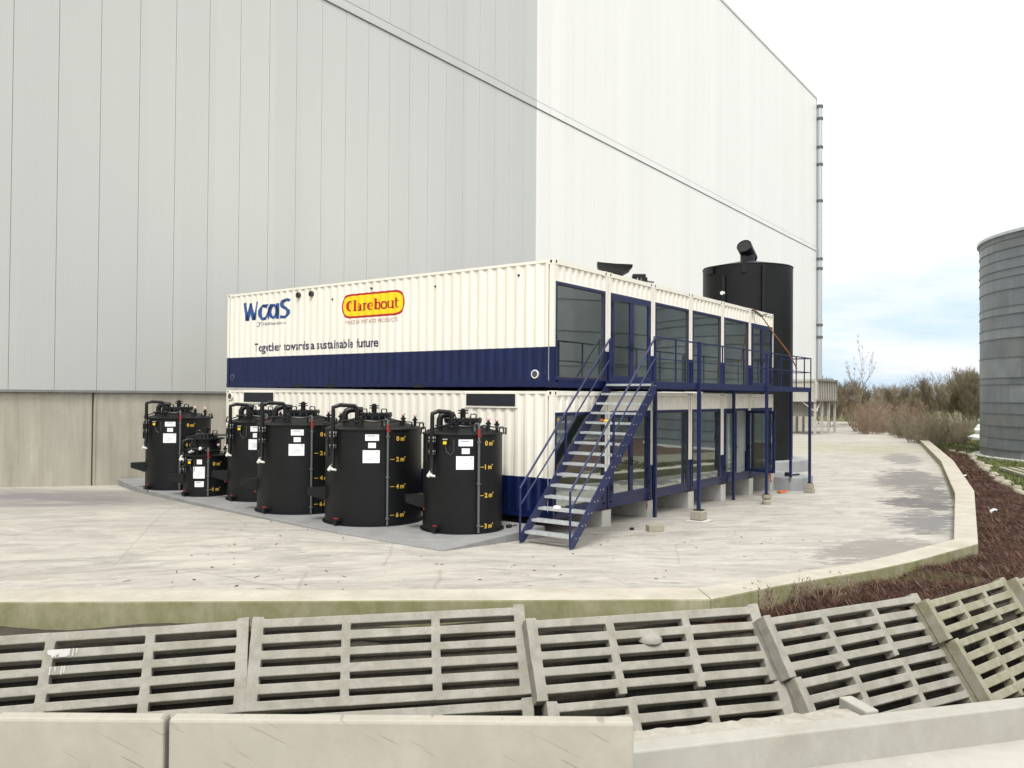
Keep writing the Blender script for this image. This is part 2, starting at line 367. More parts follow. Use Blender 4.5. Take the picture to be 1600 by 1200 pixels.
for xx in (-5,0,16): bmesh.ops.bisect_plane(bm, geom=bm.verts[:]+bm.edges[:]+bm.faces[:], plane_co=(xx,0,0), plane_no=(1,0,0))
for v in bm.verts: v.co.z = G(v.co.x, v.co.y)
for f in bm.faces:
    if f.normal.z < 0: f.normal_flip()
me = bpy.data.meshes.new('concrete_yard'); bm.to_mesh(me); bm.free(); me.materials.append(M['yard'])
yard = bpy.data.objects.new('concrete_yard', me); COL.objects.link(yard); tag(yard, kind='structure')

PT = [(-14,6.9),(-9,8.15),(-5.66,9.0),(-3.0,9.62),(.1,9.85),(3.15,10.35),(5.85,11.7),(7.9,13.0),(11,15.4),(14,18.4),(17.5,23.0),(20.5,30.0),(24.4,41),(29,52),(36,58)]
def pt(u):
    if u <= PT[0][0]: return PT[0][1]
    for (a,b),(c,d) in zip(PT,PT[1:]):
        if u <= c: return b + (d-b)*(u-a)/(c-a)
    return 999
def base_z(v): return -.08 if v < 10.4 else (-.08 - .27*(v-10.4)/4.6 if v < 15 else max(-.78, -.35-.043*(v-15)))
def terrain(u, v):
    p = W(u,v,0)
    if inside((p.x,p.y), yard_poly): return -1.6
    z = base_z(v)
    t = pt(u)
    if -15 < u < 18 and v < t: z = max(-2.1, z - min(.30,1.5*(t-v)) - 1.5*(t-v)*.93)
    elif u >= 18 and v < t: z = -.78
    if u <= -15 or v < 4: z = -2.1
    if u > 19: z = max(z, -.8)
    if v > 88: z = -.8
    z += .05*math.sin(u*2.3+v*1.1)*math.sin(v*1.7-u*.6)
    return z
us = [-700,-250,-90,-40,-24] + [-15+.3*i for i in range(184)] + [42,48,60,90,160,320,700]
vv = [-300,-80,-20,0,3] + [4+.3*i for i in range(230)] + [74,77,80,84,88,92,100,112,130,160,220,350,700]
g = MB()
for v_ in vv:
    for u_ in us: g.v.append(tuple(W(u_,v_,terrain(u_,v_))))
nu = len(us)
up_o = [UV(*p) for p in UP_OUT]
LN = [(17.2,24.0),(18.2,27.5),(19.4,31.2),(21.0,35.1),(24.4,42.3),(28.4,50.5),(30,56)]
def ln_u(v):
    for (a,b),(c,d_) in zip(LN,LN[1:]):
        if b <= v <= d_: return a+(c-a)*(v-b)/(d_-b)
    return None
def mulch_zone(u, v):
    l = ln_u(v)
    if l is not None and u > l: return False
    t = pt(u)
    return v > t + .02 and v < 60 and u > -6 and u < 33
for j in range(len(vv)-1):
    for i in range(nu-1):
        uc = (us[i]+us[i+1])/2; vc = (vv[j]+vv[j+1])/2
        g.f.append([j*nu+i, j*nu+i+1, (j+1)*nu+i+1, (j+1)*nu+i])
        g.m.append(1 if (mulch_zone(uc,vc) and uc > 2.4) or (13 < uc < 75 and 4 < vc < 78 and vc < uc/.635) else (2 if uc < 18 and vc > 4 and vc < 19 else 0))
tag(g.build('ground', [M['grass'],M['mulch'],M['soil']], smooth=60), kind='structure')

# foreground pavement behind the low walls
KERB_A, KERB_B = (.85,6.02), (4.55,7.03)
kd = Vector((KERB_B[0]-KERB_A[0], KERB_B[1]-KERB_A[1])).normalized()
def kline(u): return KERB_A[1] + (u-KERB_A[0])*kd.y/kd.x
pv = MB(); pl = [(-14,-6),(30,-6),(30,kline(11.5)+.1),(11.5,kline(11.5)+.1),(.9,kline(.9)+.1),(.86,5.58),(-14,5.58)]
pv.prism([tuple(W(u,v,0).xy) for u,v in pl], -1.5, -.10)
tag(pv.build('pavement', M['pavement']), kind='structure')

# ---------------------------------------------------------------- retaining upstand round the yard
def seg_wall(name, label, i0, i1, group=None):
    mb = MB(); tp = MB()
    for i in range(i0,i1):
        a,b,c,d = UP_OUT[i],UP_OUT[i+1],UP_IN[i+1],UP_IN[i]
        n = 6
        for k in range(n):
            L = lambda p,q,t: (p[0]+(q[0]-p[0])*t, p[1]+(q[1]-p[1])*t)
            t0,t1 = k/n,(k+1)/n; e = 0 if k < n-1 else 0
            quad = [L(a,b,t0),L(a,b,t1),L(d,c,t1),L(d,c,t0)]
            H = lambda x,y: G(x,y)+.30
            vs_ = [(x,y,-1.7) for x,y in quad] + [(x,y,H(x,y)) for x,y in quad]
            fs = [(0,1,5,4),(2,3,7,6)] + ([(3,0,4,7)] if (i==i0 and k==0) else []) + ([(1,2,6,5)] if (i==i1-1 and k==n-1) else [])
            mb.add(vs_, fs, 0); mb.add(vs_, [(4,5,6,7)], 1)
    o = mb.build(name, [M['upstand_side'],M['upstand_top']])
    w_ = o.modifiers.new('weld','WELD'); w_.merge_threshold = .001
    b = o.modifiers.new('bevel','BEVEL'); b.width = .025; b.segments = 2; b.limit_method = 'ANGLE'
    return tag(o, label, 'wall', group)
seg_wall('retaining_wall','low green stained concrete upstand straight along the front edge of the yard',0,3)
seg_wall('retaining_wall','low concrete upstand slanting from the front corner along the red brown brush',3,4)
seg_wall('retaining_wall','low concrete upstand curving away along the right side of the yard beside the brush strip',4,9)

# ---------------------------------------------------------------- slatted concrete panels on the bank
def slat_panel(label, pL, pR, zL, zR, nb, nc=3, mat='slat', down=0, slope=30, spill=False, nib=True, sidev=None):
    """pL,pR: (u,v) of the upper corners; runs down the bank towards the ditch"""
    A = W(pL[0],pL[1],zL); B = W(pR[0],pR[1],zR); ex = (B-A); Wd = ex.length; ex.normalize()
    hz = Vector((ex.y,-ex.x,0)).normalized()
    ey = (-hz*math.cos(R(slope)) - Vector((0,0,1))*math.sin(R(slope)))
    if ey.dot(fh) > 0: ey = (hz*math.cos(R(slope)) - Vector((0,0,1))*math.sin(R(slope)))
    ey = (ey - ex*ey.dot(ex)).normalized(); ez = ex.cross(-ey).normalized()
    if ez.z < 0: ez = -ez
    t = thing('concrete_grating', label, 'concrete grating', group='slatted concrete gratings on the ditch bank')
    A0 = A + ey*down
    t.matrix_world = Matrix((ex, -ey, ez)).transposed().to_4x4(); t.location = A0
    t.rotation_euler = Matrix((ex,-ey,ez)).transposed().to_euler()
    bw, pitch, th, cw = .104, .188, .135, .105
    L = bw + (nb-1)*pitch
    rnd = random.Random(len(label)*7+nb)
    xs = [-.04, .095]; solid_x = [2]          # 2 = side rail, 1 = rib, 0 = slot
    for i in range(1, nc): xs += [Wd*i/nc-cw/2, Wd*i/nc+cw/2]; solid_x += [0,1]
    xs += [Wd-.095, Wd+.04]; solid_x += [0,2]
    ys = [.0]; kind_y = []
    for k in range(nb):
        ys.append(-k*pitch-bw+rnd.uniform(-.006,.006)); kind_y.append(1)
        if k < nb-1: ys.append(-(k+1)*pitch+rnd.uniform(-.006,.006)); kind_y.append(0)
    if nib: ys.append(-L-.07); kind_y.append(2)
    ys = [.03]+ys; kind_y = [3]+kind_y
    nx, ny = len(xs), len(ys)
    def solid(i,j):
        if i < 0 or j < 0 or i >= nx-1 or j >= ny-1: return False
        if solid_x[i] == 2: return True
        if kind_y[j] == 1: return True
        if kind_y[j] == 3: return False
        return solid_x[i] == 1
    mb = MB(); vid = {}
    jit = {}
    def V(i,j,b):
        if (i,j,b) not in vid:
            if (i,j) not in jit: jit[(i,j)] = (rnd.uniform(-.004,.004), rnd.uniform(-.004,.004), rnd.uniform(-.004,.004))
            q = jit[(i,j)]; edge = i in (0,1,nx-2,nx-1)
            mb.v.append((xs[i]+q[0], ys[j]+q[1], (.012 if edge and i in (0,nx-1) else q[2]) if not b else (-th-.02))); vid[(i,j,b)] = len(mb.v)-1
        return vid[(i,j,b)]
    for i in range(nx-1):
        for j in range(ny-1):
            if not solid(i,j): continue
            mb.f.append([V(i,j+1,0),V(i+1,j+1,0),V(i+1,j,0),V(i,j,0)]); mb.m.append(0)
            mb.f.append([V(i,j,1),V(i+1,j,1),V(i+1,j+1,1),V(i,j+1,1)]); mb.m.append(0)
            if not solid(i-1,j): mb.f.append([V(i,j,0),V(i,j,1),V(i,j+1,1),V(i,j+1,0)]); mb.m.append(0)
            if not solid(i+1,j): mb.f.append([V(i+1,j+1,0),V(i+1,j+1,1),V(i+1,j,1),V(i+1,j,0)]); mb.m.append(0)
            if not solid(i,j-1): mb.f.append([V(i+1,j,0),V(i+1,j,1),V(i,j,1),V(i,j,0)]); mb.m.append(0)
            if not solid(i,j+1): mb.f.append([V(i,j+1,0),V(i,j+1,1),V(i+1,j+1,1),V(i+1,j+1,0)]); mb.m.append(0)
    mb.build('lattice', M[mat], t, bevel=.011)
    for sx in (-.03, Wd-.07):
        sd_ = MB(); sd_.box(sx, sx+.10, ys[-1]+.01, ys[0]-.01, -.26, -th-.022); sd_.build('edge_beam', M[mat], t)
    if spill:
        sp_ = MB(); y0 = -pitch-.008; X0 = 1.02
        tops = [(X0+.012*q, y0, y0-bw*min(1,.93+.08*math.sin(q*2.1))*(1 if 9 < q < 17 or q in (4,5,7,20,23) else rnd.uniform(.35,.95))) for q in range(25)]
        for q,(xa,ya,yb) in enumerate(tops):
            if q > 17 and q%3: continue
            sp_.quad((xa,max(yb,-pitch-bw+.008),.0065),(xa+.0125,max(yb,-pitch-bw+.008),.0065),(xa+.0125,ya,.0065),(xa,ya,.0065))
        for xa,l in ((X0+.05,.9),(X0+.1,.6),(X0+.165,.95),(X0+.19,.8)): sp_.quad((xa,-2*pitch-bw*l,.0065),(xa+.012,-2*pitch-bw*l,.0065),(xa+.014,-2*pitch-.008,.0065),(xa-.003,-2*pitch-.008,.0065))
        sp_.build('paint_splash', M['paint_spill'], t)
    return t, L
SL = 56
slat_panel('slatted concrete grating with white paint splashes, at the left frame edge', (-6.10,8.87), (-3.11,9.63), .10, .12, 6, spill=True, slope=SL, nib=False)
slat_panel('slatted concrete grating with five slot rows directly below the straight green upstand', (-3.0,9.66), (.13,10.06), .12, .19, 6, slope=SL, nib=False)
slat_panel('slatted concrete grating holding a round lump, below the upstand front corner', (.22,9.72), (3.12,10.45), .115, .12, 5, slope=SL)
slat_panel('slatted concrete grating below the red brown brush, upper row with four bars', (3.17,10.15), (5.82,11.75), .05, -.04, 4, mat='slat', slope=SL)
slat_panel('mossy slatted concrete grating of the upper row near the right frame edge', (5.83,11.45), (7.95,13.2), -.05, -.12, 3, mat='slat_green', slope=SL)
slat_panel('slatted concrete grating running out of the right frame edge, upper row', (8.1,13.1), (10.6,15.2), -.1, -.2, 4, mat='slat_green', slope=SL)
slat_panel('slatted concrete grating of the lower row, mostly hidden behind the left foreground block', (-6.1,8.87), (-3.12,9.63), .10, .12, 5, down=1.10, slope=SL)
slat_panel('slatted concrete grating of the lower row, just showing above the long foreground block', (-3.0,9.66), (.13,10.06), .12, .19, 5, down=1.10, slope=SL)
slat_panel('slatted concrete grating of the lower row beside the end of the long foreground block', (.32,9.72), (3.16,10.43), .115, .12, 5, down=.955, slope=SL)
slat_panel('slatted concrete grating of the lower row above the small concrete stub', (3.22,10.15), (5.86,11.75), .05, -.04, 5, mat='slat', down=.765, slope=SL)
slat_panel('mossy slatted concrete grating of the lower row, rightmost behind the kerb wall', (5.9,11.45), (8.05,13.2), -.05, -.12, 5, mat='slat_green', down=.575, slope=SL)
# plastic lump in a slot
lm = MB(); lm.lathe([(.15,-.02),(.145,.02),(.11,.05),(.06,.065),(.0,.07)], 14)
o = lm.build('plastic_lump', M['slat'], smooth=60, loc=W(1.70,9.97,-.17)); tag(o,'pale round lump lying in a slot of the grating below the upstand corner','lump')

# ---------------------------------------------------------------- foreground blocks
def fg_block(label, ua, ub, v, z1, th, dv=0):
    a = W(ua,v,0); b = W(ub,v+dv,0); d = (b-a); L = d.length
    t = MB(); t.box(0, L, 0, th, -.1, z1)
    t.box(0, L, th, .75, -.1, .02)
    o = t.build('concrete_block', M['fg_block'], bevel=.02); o.location = (a.x,a.y,0); o.rotation_euler = (0,0,math.atan2(d.y,d.x))
    return tag(o, label, 'concrete block', 'pale concrete wall blocks in the foreground')
fg_block('pale concrete wall block at the lower left corner of the photo', -5.2, -2.305, 5.47, .605, .125)
fg_block('long pale concrete wall block in the bottom centre, its right end free', -2.275, .83, 5.47, .605, .125)
kb = MB(); ka = W(.86,kline(.86)-.03,0); kb2 = W(11.5,kline(11.5)-.03,0); d = kb2-ka
n = 14; L = d.length
for i in range(n):
    x0,x1 = L*i/n, L*(i+1)/n
    kb.add([(x0,0,-.1),(x1,0,-.1),(x1,.21,-.1),(x0,.21,-.1),(x0,.012,.175),(x1,.012,.175),(x1,.2,.175),(x0,.2,.175)],
           [(0,1,5,4),(2,3,7,6),(4,5,6,7)]+([(3,0,4,7)] if i==0 else [])+([(1,2,6,5)] if i==n-1 else []))
o = kb.build('kerb_wall', M['fg_kerb']); w_ = o.modifiers.new('weld','WELD'); w_.merge_threshold=.001
b_ = o.modifiers.new('bevel','BEVEL'); b_.width=.015; b_.segments=2; b_.limit_method='ANGLE'
o.location = (ka.x,ka.y,0); o.rotation_euler = (0,0,math.atan2(d.y,d.x)); tag(o,'low concrete kerb wall rising towards the lower right corner','wall')
rc = MB(); rnd = random.Random(4); n = 40
for i in range(n):
    x0,x1 = 2.2*i/n, 2.2*(i+1)/n
    z = lambda k: .150+.004*math.sin(k*1.7)+.003*math.sin(k*4.1)
    e = lambda k: .43+.010*math.sin(k*.9)+.006*math.sin(k*2.9)
    rc.add([(x0,.215,-.3),(x1,.215,-.3),(x1,e(i+1),-.3),(x0,e(i),-.3),(x0,.215,z(i)),(x1,.215,z(i+1)),(x1,e(i+1),z(i+1)-.01),(x0,e(i),z(i)-.01)],[(4,5,6,7),(2,3,7,6),(0,1,5,4)]+([(3,0,4,7)] if i==0 else [])+([(1,2,6,5)] if i==n-1 else []))
o = rc.build('concrete_ledge', M['rough_conc']); o.location=(ka.x,ka.y,0); o.rotation_euler=(0,0,math.atan2(d.y,d.x)); tag(o,'rough crumbly concrete ledge behind the low kerb wall beside the long block','ledge')
st = MB(); st.box(2.22,2.35,.215,.56,-.3,.19); o = st.build('concrete_stub', M['fg_kerb'], bevel=.012); o.location=(ka.x,ka.y,0); o.rotation_euler=(0,0,math.atan2(d.y,d.x)); tag(o,'small squared concrete stub sticking up behind the low kerb wall','concrete stub')

# ---------------------------------------------------------------- warehouse
HY = 17.0; HX0, HX1, XC = -60.0, 80.8, 23.92
hall = thing('warehouse','huge high grey and white clad cold store warehouse behind the containers','building',(0,HY,0))
PW = 1.345
def clad(name, x0, x1, z0, z1, mat):
    mb = MB(); k0 = math.floor((x0-XC)/PW+.001); x = x0
    k = k0
    while True:
        a = max(x0, XC+k*PW); b = min(x1, XC+(k+1)*PW)
        if a >= x1-.01: break
        if b-a > .03: mb.box(a+.008, b-.008, -.03, .10, z0, z1)
        k += 1
    return mb.build(name, mat, hall)
clad('grey_cladding', HX0, XC, 2.86, 19.66, M['clad_grey']); clad('upper_grey_cladding', HX0, XC, 20.1, 37.2, M['clad_grey'])
clad('white_cladding', XC, HX1, 2.86, 19.66, M['clad_white']); clad('upper_white_cladding', XC, HX1, 20.1, 37.2, M['clad_white'])
b_ = MB(); b_.box(HX0, HX1-.01, .0, .5, 2.86, 37.1); b_.box(HX1-.5, HX1-.02, .5, 40, -1, 37.1); b_.box(HX0,HX0+.5,.5,40,-1,37.1); b_.box(HX0,HX1,40,40.5,-1,37.1); b_.box(HX0+.5,HX1-.5,.5,40,36.6,37.0)
b_.build('wall_core', M['joint'], hall)
f_ = MB(); f_.box(HX0, XC-.002, -.045,.1,19.68,20.08,0); f_.box(XC+.002,HX1,-.045,.1,19.68,20.08,1); f_.box(HX0,HX1,-.07,-.03,19.625,19.662,2); f_.box(HX0,HX1,-.05,-.03,20.085,20.097,2)
f_.build('flashing_strip', [M['clad_grey'],M['clad_white'],M['flash_dark']], hall)
t_ = MB(); t_.box(HX0,HX1+.06,-.09,.6,37.2,37.42); t_.build('roof_trim', M['flash'], hall)
c_ = MB(); c_.box(HX1-.02, HX1+.05, -.055, .3, 2.86, 37.2); c_.build('corner_trim', M['flash_dark'], hall)
s_ = MB(); s_.box(HX0,HX1,-.075,-.0,2.78,2.858); s_.build('drip_sill', M['joint'], hall)
x = -1.7
pb = MB(); edges = [HX0]+[x+6.0*i for i in range(-9,14)]+[HX1]
for a,b2 in zip(edges,edges[1:]):
    if b2-a > .1: pb.box(a+.03, b2-.03, .03+(.012 if round(a)%4==0 else 0), .5, -1.2, 2.78)
pb.build('concrete_base', M['base_conc'], hall, bevel=.02)
pj = MB(); pj.box(HX0,HX1,.2,.48,-1.2,2.7); pj.build('base_joint', M['joint'], hall)
pc = MB(); pc.box(-1.675,-1.63,-.0,.04,-.3,2.74); pc.build('joint_angle', M['base_conc'], hall)
dp = MB(); dp.tube([(HX1+.32,-.30,3.6),(HX1+.32,-.30,36.6)], .30, 14); pipe = dp.build('downpipe', M['galv'], hall, smooth=40)
for z in (4.4,9.6,11,17.5,18.6,25.3,29.5,31.5,34.8,36.2):
    q = MB(); q.lathe([(.33,z),(.38,z),(.38,z+.28),(.33,z+.28)], 14, (HX1+.32,-.30)); q.build('bracket', M['grey_pipe'], pipe, smooth=40)

# ---------------------------------------------------------------- containers
T0, H, LEN, WC, PITCH = 0.0, 2.90, 12.19, 2.438, 2.49
CP = .2765; CY0 = .15
def corr(y):       # inward depth of the side wall corrugation at y
    t = (y-CY0) % CP
    if y < CY0 or y > 12.04: return 0.0
    for a,b,da,db in ((0,.070,0,0),(.070,.138,0,.031),(.138,.208,.031,.031),(.208,CP,.031,0)):
        if t <= b: return da + (db-da)*(t-a)/(b-a)
    return 0.0
BR = []
k = 0
while CY0 + k*CP < 12.0:
    for a in (0,.070,.138,.208): BR.append(CY0+k*CP+a)
    k += 1
BR = [b for b in BR if b < 12.02] + [12.04]
BAND = .92
def side_wall(sign, x):
    mb = MB(); zs = [.155, BAND, H-.075]
    for (ya,yb) in zip(BR,BR[1:]):
        for i in range(2):
            P = lambda y,z: (x - sign*corr(y)*-1*1 if False else x + sign*corr(y), y, z)
            q = [P(ya,zs[i]),P(ya,zs[i+1]),P(yb,zs[i+1]),P(yb,zs[i])]
            mb.quad(*(q if sign > 0 else q[::-1]), m=0 if i else 1)
    return mb
CAST = [(.0,.178),(WC-.178,WC)]
def casting(mb, x0, y0, z0, out_x, out_y, m=0):
    mb.box(x0,x0+.178,y0,y0+.162,z0,z0+.118,m)
def container(name_label, i, lvl, front, group):
    zb = 0 if lvl == 0 else H+.072
    t = thing('shipping_container', name_label, 'container', (i*PITCH,0,zb), 0, group)
    # frame: posts and rails (cream above, navy below the band)
    fr = MB(); pw = .10
    for xa in (0, WC-pw):
        for ya in (0, LEN-.12):
            fr.box(xa, xa+pw, ya, ya+.12, .118, BAND, 1); fr.box(xa, xa+pw, ya, ya+.12, BAND, H-.118, 0)
    for xa in (0, WC-.06):
        fr.box(xa, xa+.06, .162, LEN-.162, H-.075, H-.012, 0)
        fr.box(xa, xa+.05, .162, LEN-.162, .012, .155, 1)
    fr.box(.178, WC-.178, .0, .08, H-.11, H-.006, 0); fr.box(.178, WC-.178, .0, .10, .0, .165, 1)
    fr.box(.178, WC-.178, LEN-.08, LEN, H-.11, H-.006, 0); fr.box(.178, WC-.178, LEN-.10, LEN, .0, .165, 1)
    fr.build('frame', [M['cream'],M['navy']], t)
    ho = MB()
    for xa in (0, WC-.178):
        for ya in (0, LEN-.162):
            for zz,mt in ((0,1),(H-.118,0)):
                cb = MB(); casting(cb, xa-.004, ya-.004 if ya == 0 else ya+.004, zz, 0, 0, 0)
                sx = xa-.006 if xa == 0 else xa+.178-.002
                cb.box(sx, sx+.004, ya+.055 if ya else .055, ya+.105 if ya else .105, zz+.03, zz+.095, 1)
                if ya == 0: cb.box(xa+.065, xa+.112, -.006, -.003, zz+.03, zz+.095, 1)
                cb.build('corner_casting', [M['navy' if mt else 'cream'],M['hole']], t)
    # shell
    if i == 0: side_wall(1, .004).build('side_wall', [M['cream'],M['navy']], t)
    else:
        q = MB(); q.box(.012,.03,.12,LEN-.12,.155,H-.075); q.build('side_wall', M['cream'], t)
    if i == 5: side_wall(-1, WC-.004).build('side_wall', [M['cream'],M['navy']], t)
    else:
        q = MB(); q.box(WC-.03,WC-.012,.12,LEN-.12,.155,H-.075); q.build('side_wall', M['cream'], t)
    q = MB(); q.box(.06,WC-.06,.08,LEN-.08,H-.05,H-.02); q.build('roof', M['cream'], t)
    q = MB(); q.box(.055,WC-.055,.10,LEN-.10,.10,.16,0)
    for k in range(12): q.box(.06,WC-.06,.5+k*1.0,.58+k*1.0,.0,.10,1)
    q.build('floor', [M['inner_floor'],M['navy']], t)
    q = MB(); q.box(.06,WC-.06,LEN-.1,LEN-.06,.165,H-.11); q.build('end_wall', M['cream'], t)
    q = MB(); q.box(.05,.056,.14,LEN-.12,.16,H-.06); q.box(WC-.056,WC-.05,.14,LEN-.12,.16,H-.06); q.box(.06,WC-.06,3.6,3.64,.16,H-.06); q.build('lining', M['inner'], t)
    # corrugated header over the opening
    xa, xb = (.10, WC-.10); z0, z1 = H-.475, H-.115
    hd = MB(); n = 8; p = (xb-xa-.02)/n; xs = []
    for k in range(n): xs += [(xa+.01+k*p,0),(xa+.01+k*p+p*.34,0),(xa+.01+k*p+p*.48,1),(xa+.01+k*p+p*.84,1)]
    xs += [(xb-.01,0)]
    for (a,da),(b,db) in zip(xs,xs[1:]):
        tp, bt = .045, .012
        hd.quad((a,.012+da*bt,z0),(b,.012+db*bt,z0),(b,.012+db*tp,z1),(a,.012+da*tp,z1))
    hd.box(xa,xb,.004,.05,z0-.02,z0)
    hd.build('header', M['cream'], t)
    # opening
    x0 = .072 if i == 0 else .112; x1 = WC-.125; z0, z1 = .168, H-.497
    jam = MB()
    for a,b in ((.0+.10,x0),(x1,WC-.10)):
        if b-a > .005: jam.box(a,b,.012,.06,BAND,H-.497,0); jam.box(a,b,.012,.06,.165,BAND,1)
    if jam.v: jam.build('jamb', [M['cream'],M['navy']], t)
    def frame_box(mb, x0,x1,z0,z1,w,y0,y1):
        mb.box(x0,x1,y0,y1,z1-w,z1); mb.box(x0,x1,y0,y1,z0,z0+w); mb.box(x0,x0+w,y0+.001,y1-.001,z0+w,z1-w); mb.box(x1-w,x1,y0+.001,y1-.001,z0+w,z1-w)
    def pane(mb, x0,x1,z0,z1,y): mb.quad((x0,y,z0),(x1,y,z0),(x1,y,z1),(x0,y,z1))
    if front in ('window',):
        wf = MB(); frame_box(wf,x0,x1,z0,z1,.062,-.012,.06); o = wf.build('window', M['navy_frame'], t)
        g = MB(); frame_box(g,x0+.062,x1-.062,z0+.062,z1-.062,.018,.008,.05); g.build('gasket', M['gasket'], o)
        g = MB(); pane(g,x0+.07,x1-.07,z0+.07,z1-.07,.03); g.build('pane', M['glass'], o)
    else:
        wf = MB(); frame_box(wf,x0,x1,z0,z1,.07,-.012,.06); wf.build('door_frame', M['navy_frame'], t)
        xm = (x0+x1)/2; half = [(x0+.072,xm-.003),(xm+.003,x1-.072)]
        for j,(a,b) in enumerate(half):
            ang = 0
            df = MB(); frame_box(df,0,b-a,z0+.075,z1-.075,.085,-.02,.035)
            hinge = (a if j == 0 else b)
            dr = df.build('door', M['navy_frame'], t)
            if front == 'ajar' and j == 1: dr.rotation_euler = (0,0,R(-100)); dr.location = (b-.02,.0,0); dr.location = (b, -.02, 0); dr.rotation_euler=(0,0,R(258)); 
            elif front == 'open_out' and j == 0: dr.location = (a,-.03,0); dr.rotation_euler=(0,0,R(-14))
            else: dr.location = (a,0,0)
            g = MB(); pane(g,.08,b-a-.08,z0+.15,z1-.15,.01); g.build('pane', M['glass'], dr)
            hx = (b-a-.045) if j == 0 else .045
            hh = MB(); hh.bar((hx,-.05,1.1),(hx+(-.11 if j==0 else .11),-.05,1.1),.02); hh.bar((hx,-.055,1.1),(hx,-.018,1.1),.025); hh.bar((hx,-.025,.98),(hx,-.025,1.2),.03,.012); hh.build('handle', M['hole'], dr)
            hg = MB(); ex = 0.0 if j == 0 else b-a
            for zz in (z0+.25,(z0+z1)/2,z1-.35): hg.box(ex-.02,ex+.02,-.035,-.018,zz,zz+.14)
            hg.build('hinge', M['hole'], dr)
    return t
GU = 'white and navy shipping containers of the upper floor'; GL = 'white and navy shipping containers of the lower floor'
upper = [('window','front upper container with the painted logos and a big glass end'),('door','upper container with double glass doors at the top of the stairs'),
         ('window','upper container with a big window just right of the stair top'),('window','upper container with the window behind the middle of the balcony railing'),
         ('window','upper container with a big window left of the orange strap, fifth along the balcony'),('door','far right upper container with double glass doors below the orange strap')]
lower = [('window','front lower container behind the steel stairs and the black tanks'),('door','lower container with double glass doors just right of the stairs'),
         ('window','lower container with a big window between the first two balcony posts'),('window','lower container with the window behind the balcony post on a square concrete footing'),
         ('ajar','lower container with one door leaf standing open and a pale panel inside'),('open_out','far right lower container with a teal reflecting door, beside the tall black tank')]
CU = [container(l, i, 1, f, GU) for i,(f,l) in enumerate(upper)]
CL = [container(l, i, 0, f, GL) for i,(f,l) in enumerate(lower)]

# details on the long side of the front containers (local z, x = outward -x)
def side_disc(parent, name, y, z, r, m_out, m_in, proud=.02):
    d = MB()
    for rr,xx,mm in ((r,-proud,0),(r*.74,-proud-.004,1)):
        n = 20; vs_ = [(xx, y+rr*math.cos(2*math.pi*j/n), z+rr*math.sin(2*math.pi*j/n)) for j in range(n)]
        vb = [(.03, y+rr*math.cos(2*math.pi*j/n), z+rr*math.sin(2*math.pi*j/n)) for j in range(n)]
        d.add(vs_, [tuple(range(n-1,-1,-1))], mm); d.add(vs_+vb, [(j,(j+1)%n,n+(j+1)%n,n+j) for j in range(n)], mm)
    return d.build(name, [M[m_out],M[m_in]], parent)
ZU = H+.072
side_disc(CU[0],'round_vent',8.78,5.63-ZU,.085,'gasket','hole',.05); side_disc(CU[0],'round_vent',8.22,5.63-ZU,.085,'gasket','hole',.05)
side_disc(CU[0],'vent_ring',11.88,3.28-ZU,.10,'grey_pipe','navy'); side_disc(CU[0],'vent_ring',.50,3.275-ZU,.10,'white_plastic','ink_dark')
side_disc(CL[0],'round_vent',12.0,2.70,.12,'cream','ink_dark')
for y,z in ((9.45,5.52),(7.35,5.42),(11.3,5.40),(5.83,5.62),(3.55,5.50),(.98,5.57)):
    side_disc(CU[0],'lashing_stud',y,z-ZU,.028,'gasket','hole',.012)
for ya,yb in ((9.86,11.27),(1.04,2.50)):
    q = MB(); q.box(-.02,.03,ya-.05,yb+.05,2.49,2.86,0); q.box(-.03,-.018,ya,yb,2.535,2.82,1)
    q.build('louvre_vent', [M['cream'],M['louvre']], CL[0])
for y in (3.9,7.2,8.6):
    q = MB(); q.box(-.012,.05,y,y+.36,-.0,.075); q.build('fork_pocket', M['hole'], CU[0])

# ---- lettering painted on the corrugated side: meshes draped on the corrugation
def text_mb(txt, size, offset=0, spacing=1.0):
    cu = bpy.data.curves.new('lettering','FONT'); cu.body = txt; cu.size = size; cu.offset = offset; cu.space_character = spacing; cu.resolution_u = 3
    ob = bpy.data.objects.new('lettering', cu); COL.objects.link(ob)
    dg = bpy.context.evaluated_depsgraph_get(); dg.update()
    me = bpy.data.meshes.new_from_object(ob.evaluated_get(dg), preserve_all_data_layers=False, depsgraph=dg)
    mb = MB(); mb.v = [tuple(v.co) for v in me.vertices]; mb.f = [list(p.vertices) for p in me.polygons]; mb.m = [0]*len(mb.f)
    bpy.data.objects.remove(ob); bpy.data.curves.remove(cu); bpy.data.meshes.remove(me)
    return mb
def extent(mb):
    xs = [v[0] for v in mb.v]; ys = [v[1] for v in mb.v]; return min(xs),max(xs),min(ys),max(ys)
def stroke(mb, pts, w, m=0, closed=False):
    pts = [Vector((p[0],p[1])) for p in pts]; k = len(pts); ws = w if isinstance(w,(list,tuple)) else [w]*k
    vs_ = []
    for i,p in enumerate(pts):
        a = pts[i-1] if (i or closed) else p; b = pts[(i+1)%k] if (i < k-1 or closed) else p
        d = (b-a); d = d.normalized() if d.length else Vector((1,0)); nn = Vector((-d.y,d.x))
        vs_ += [(*(p+nn*ws[i]/2),0),(*(p-nn*ws[i]/2),0)]
    fs = [(2*i,2*i+1,2*i+3,2*i+2) for i in range(k-1)] + ([(2*k-2,2*k-1,1,0)] if closed else [])
    mb.add(vs_, fs, m)
def arc(cx,cy,rx,ry,a0,a1,n=14): return [(cx+rx*math.cos(R(a0+(a1-a0)*i/n)), cy+ry*math.sin(R(a0+(a1-a0)*i/n))) for i in range(n+1)]
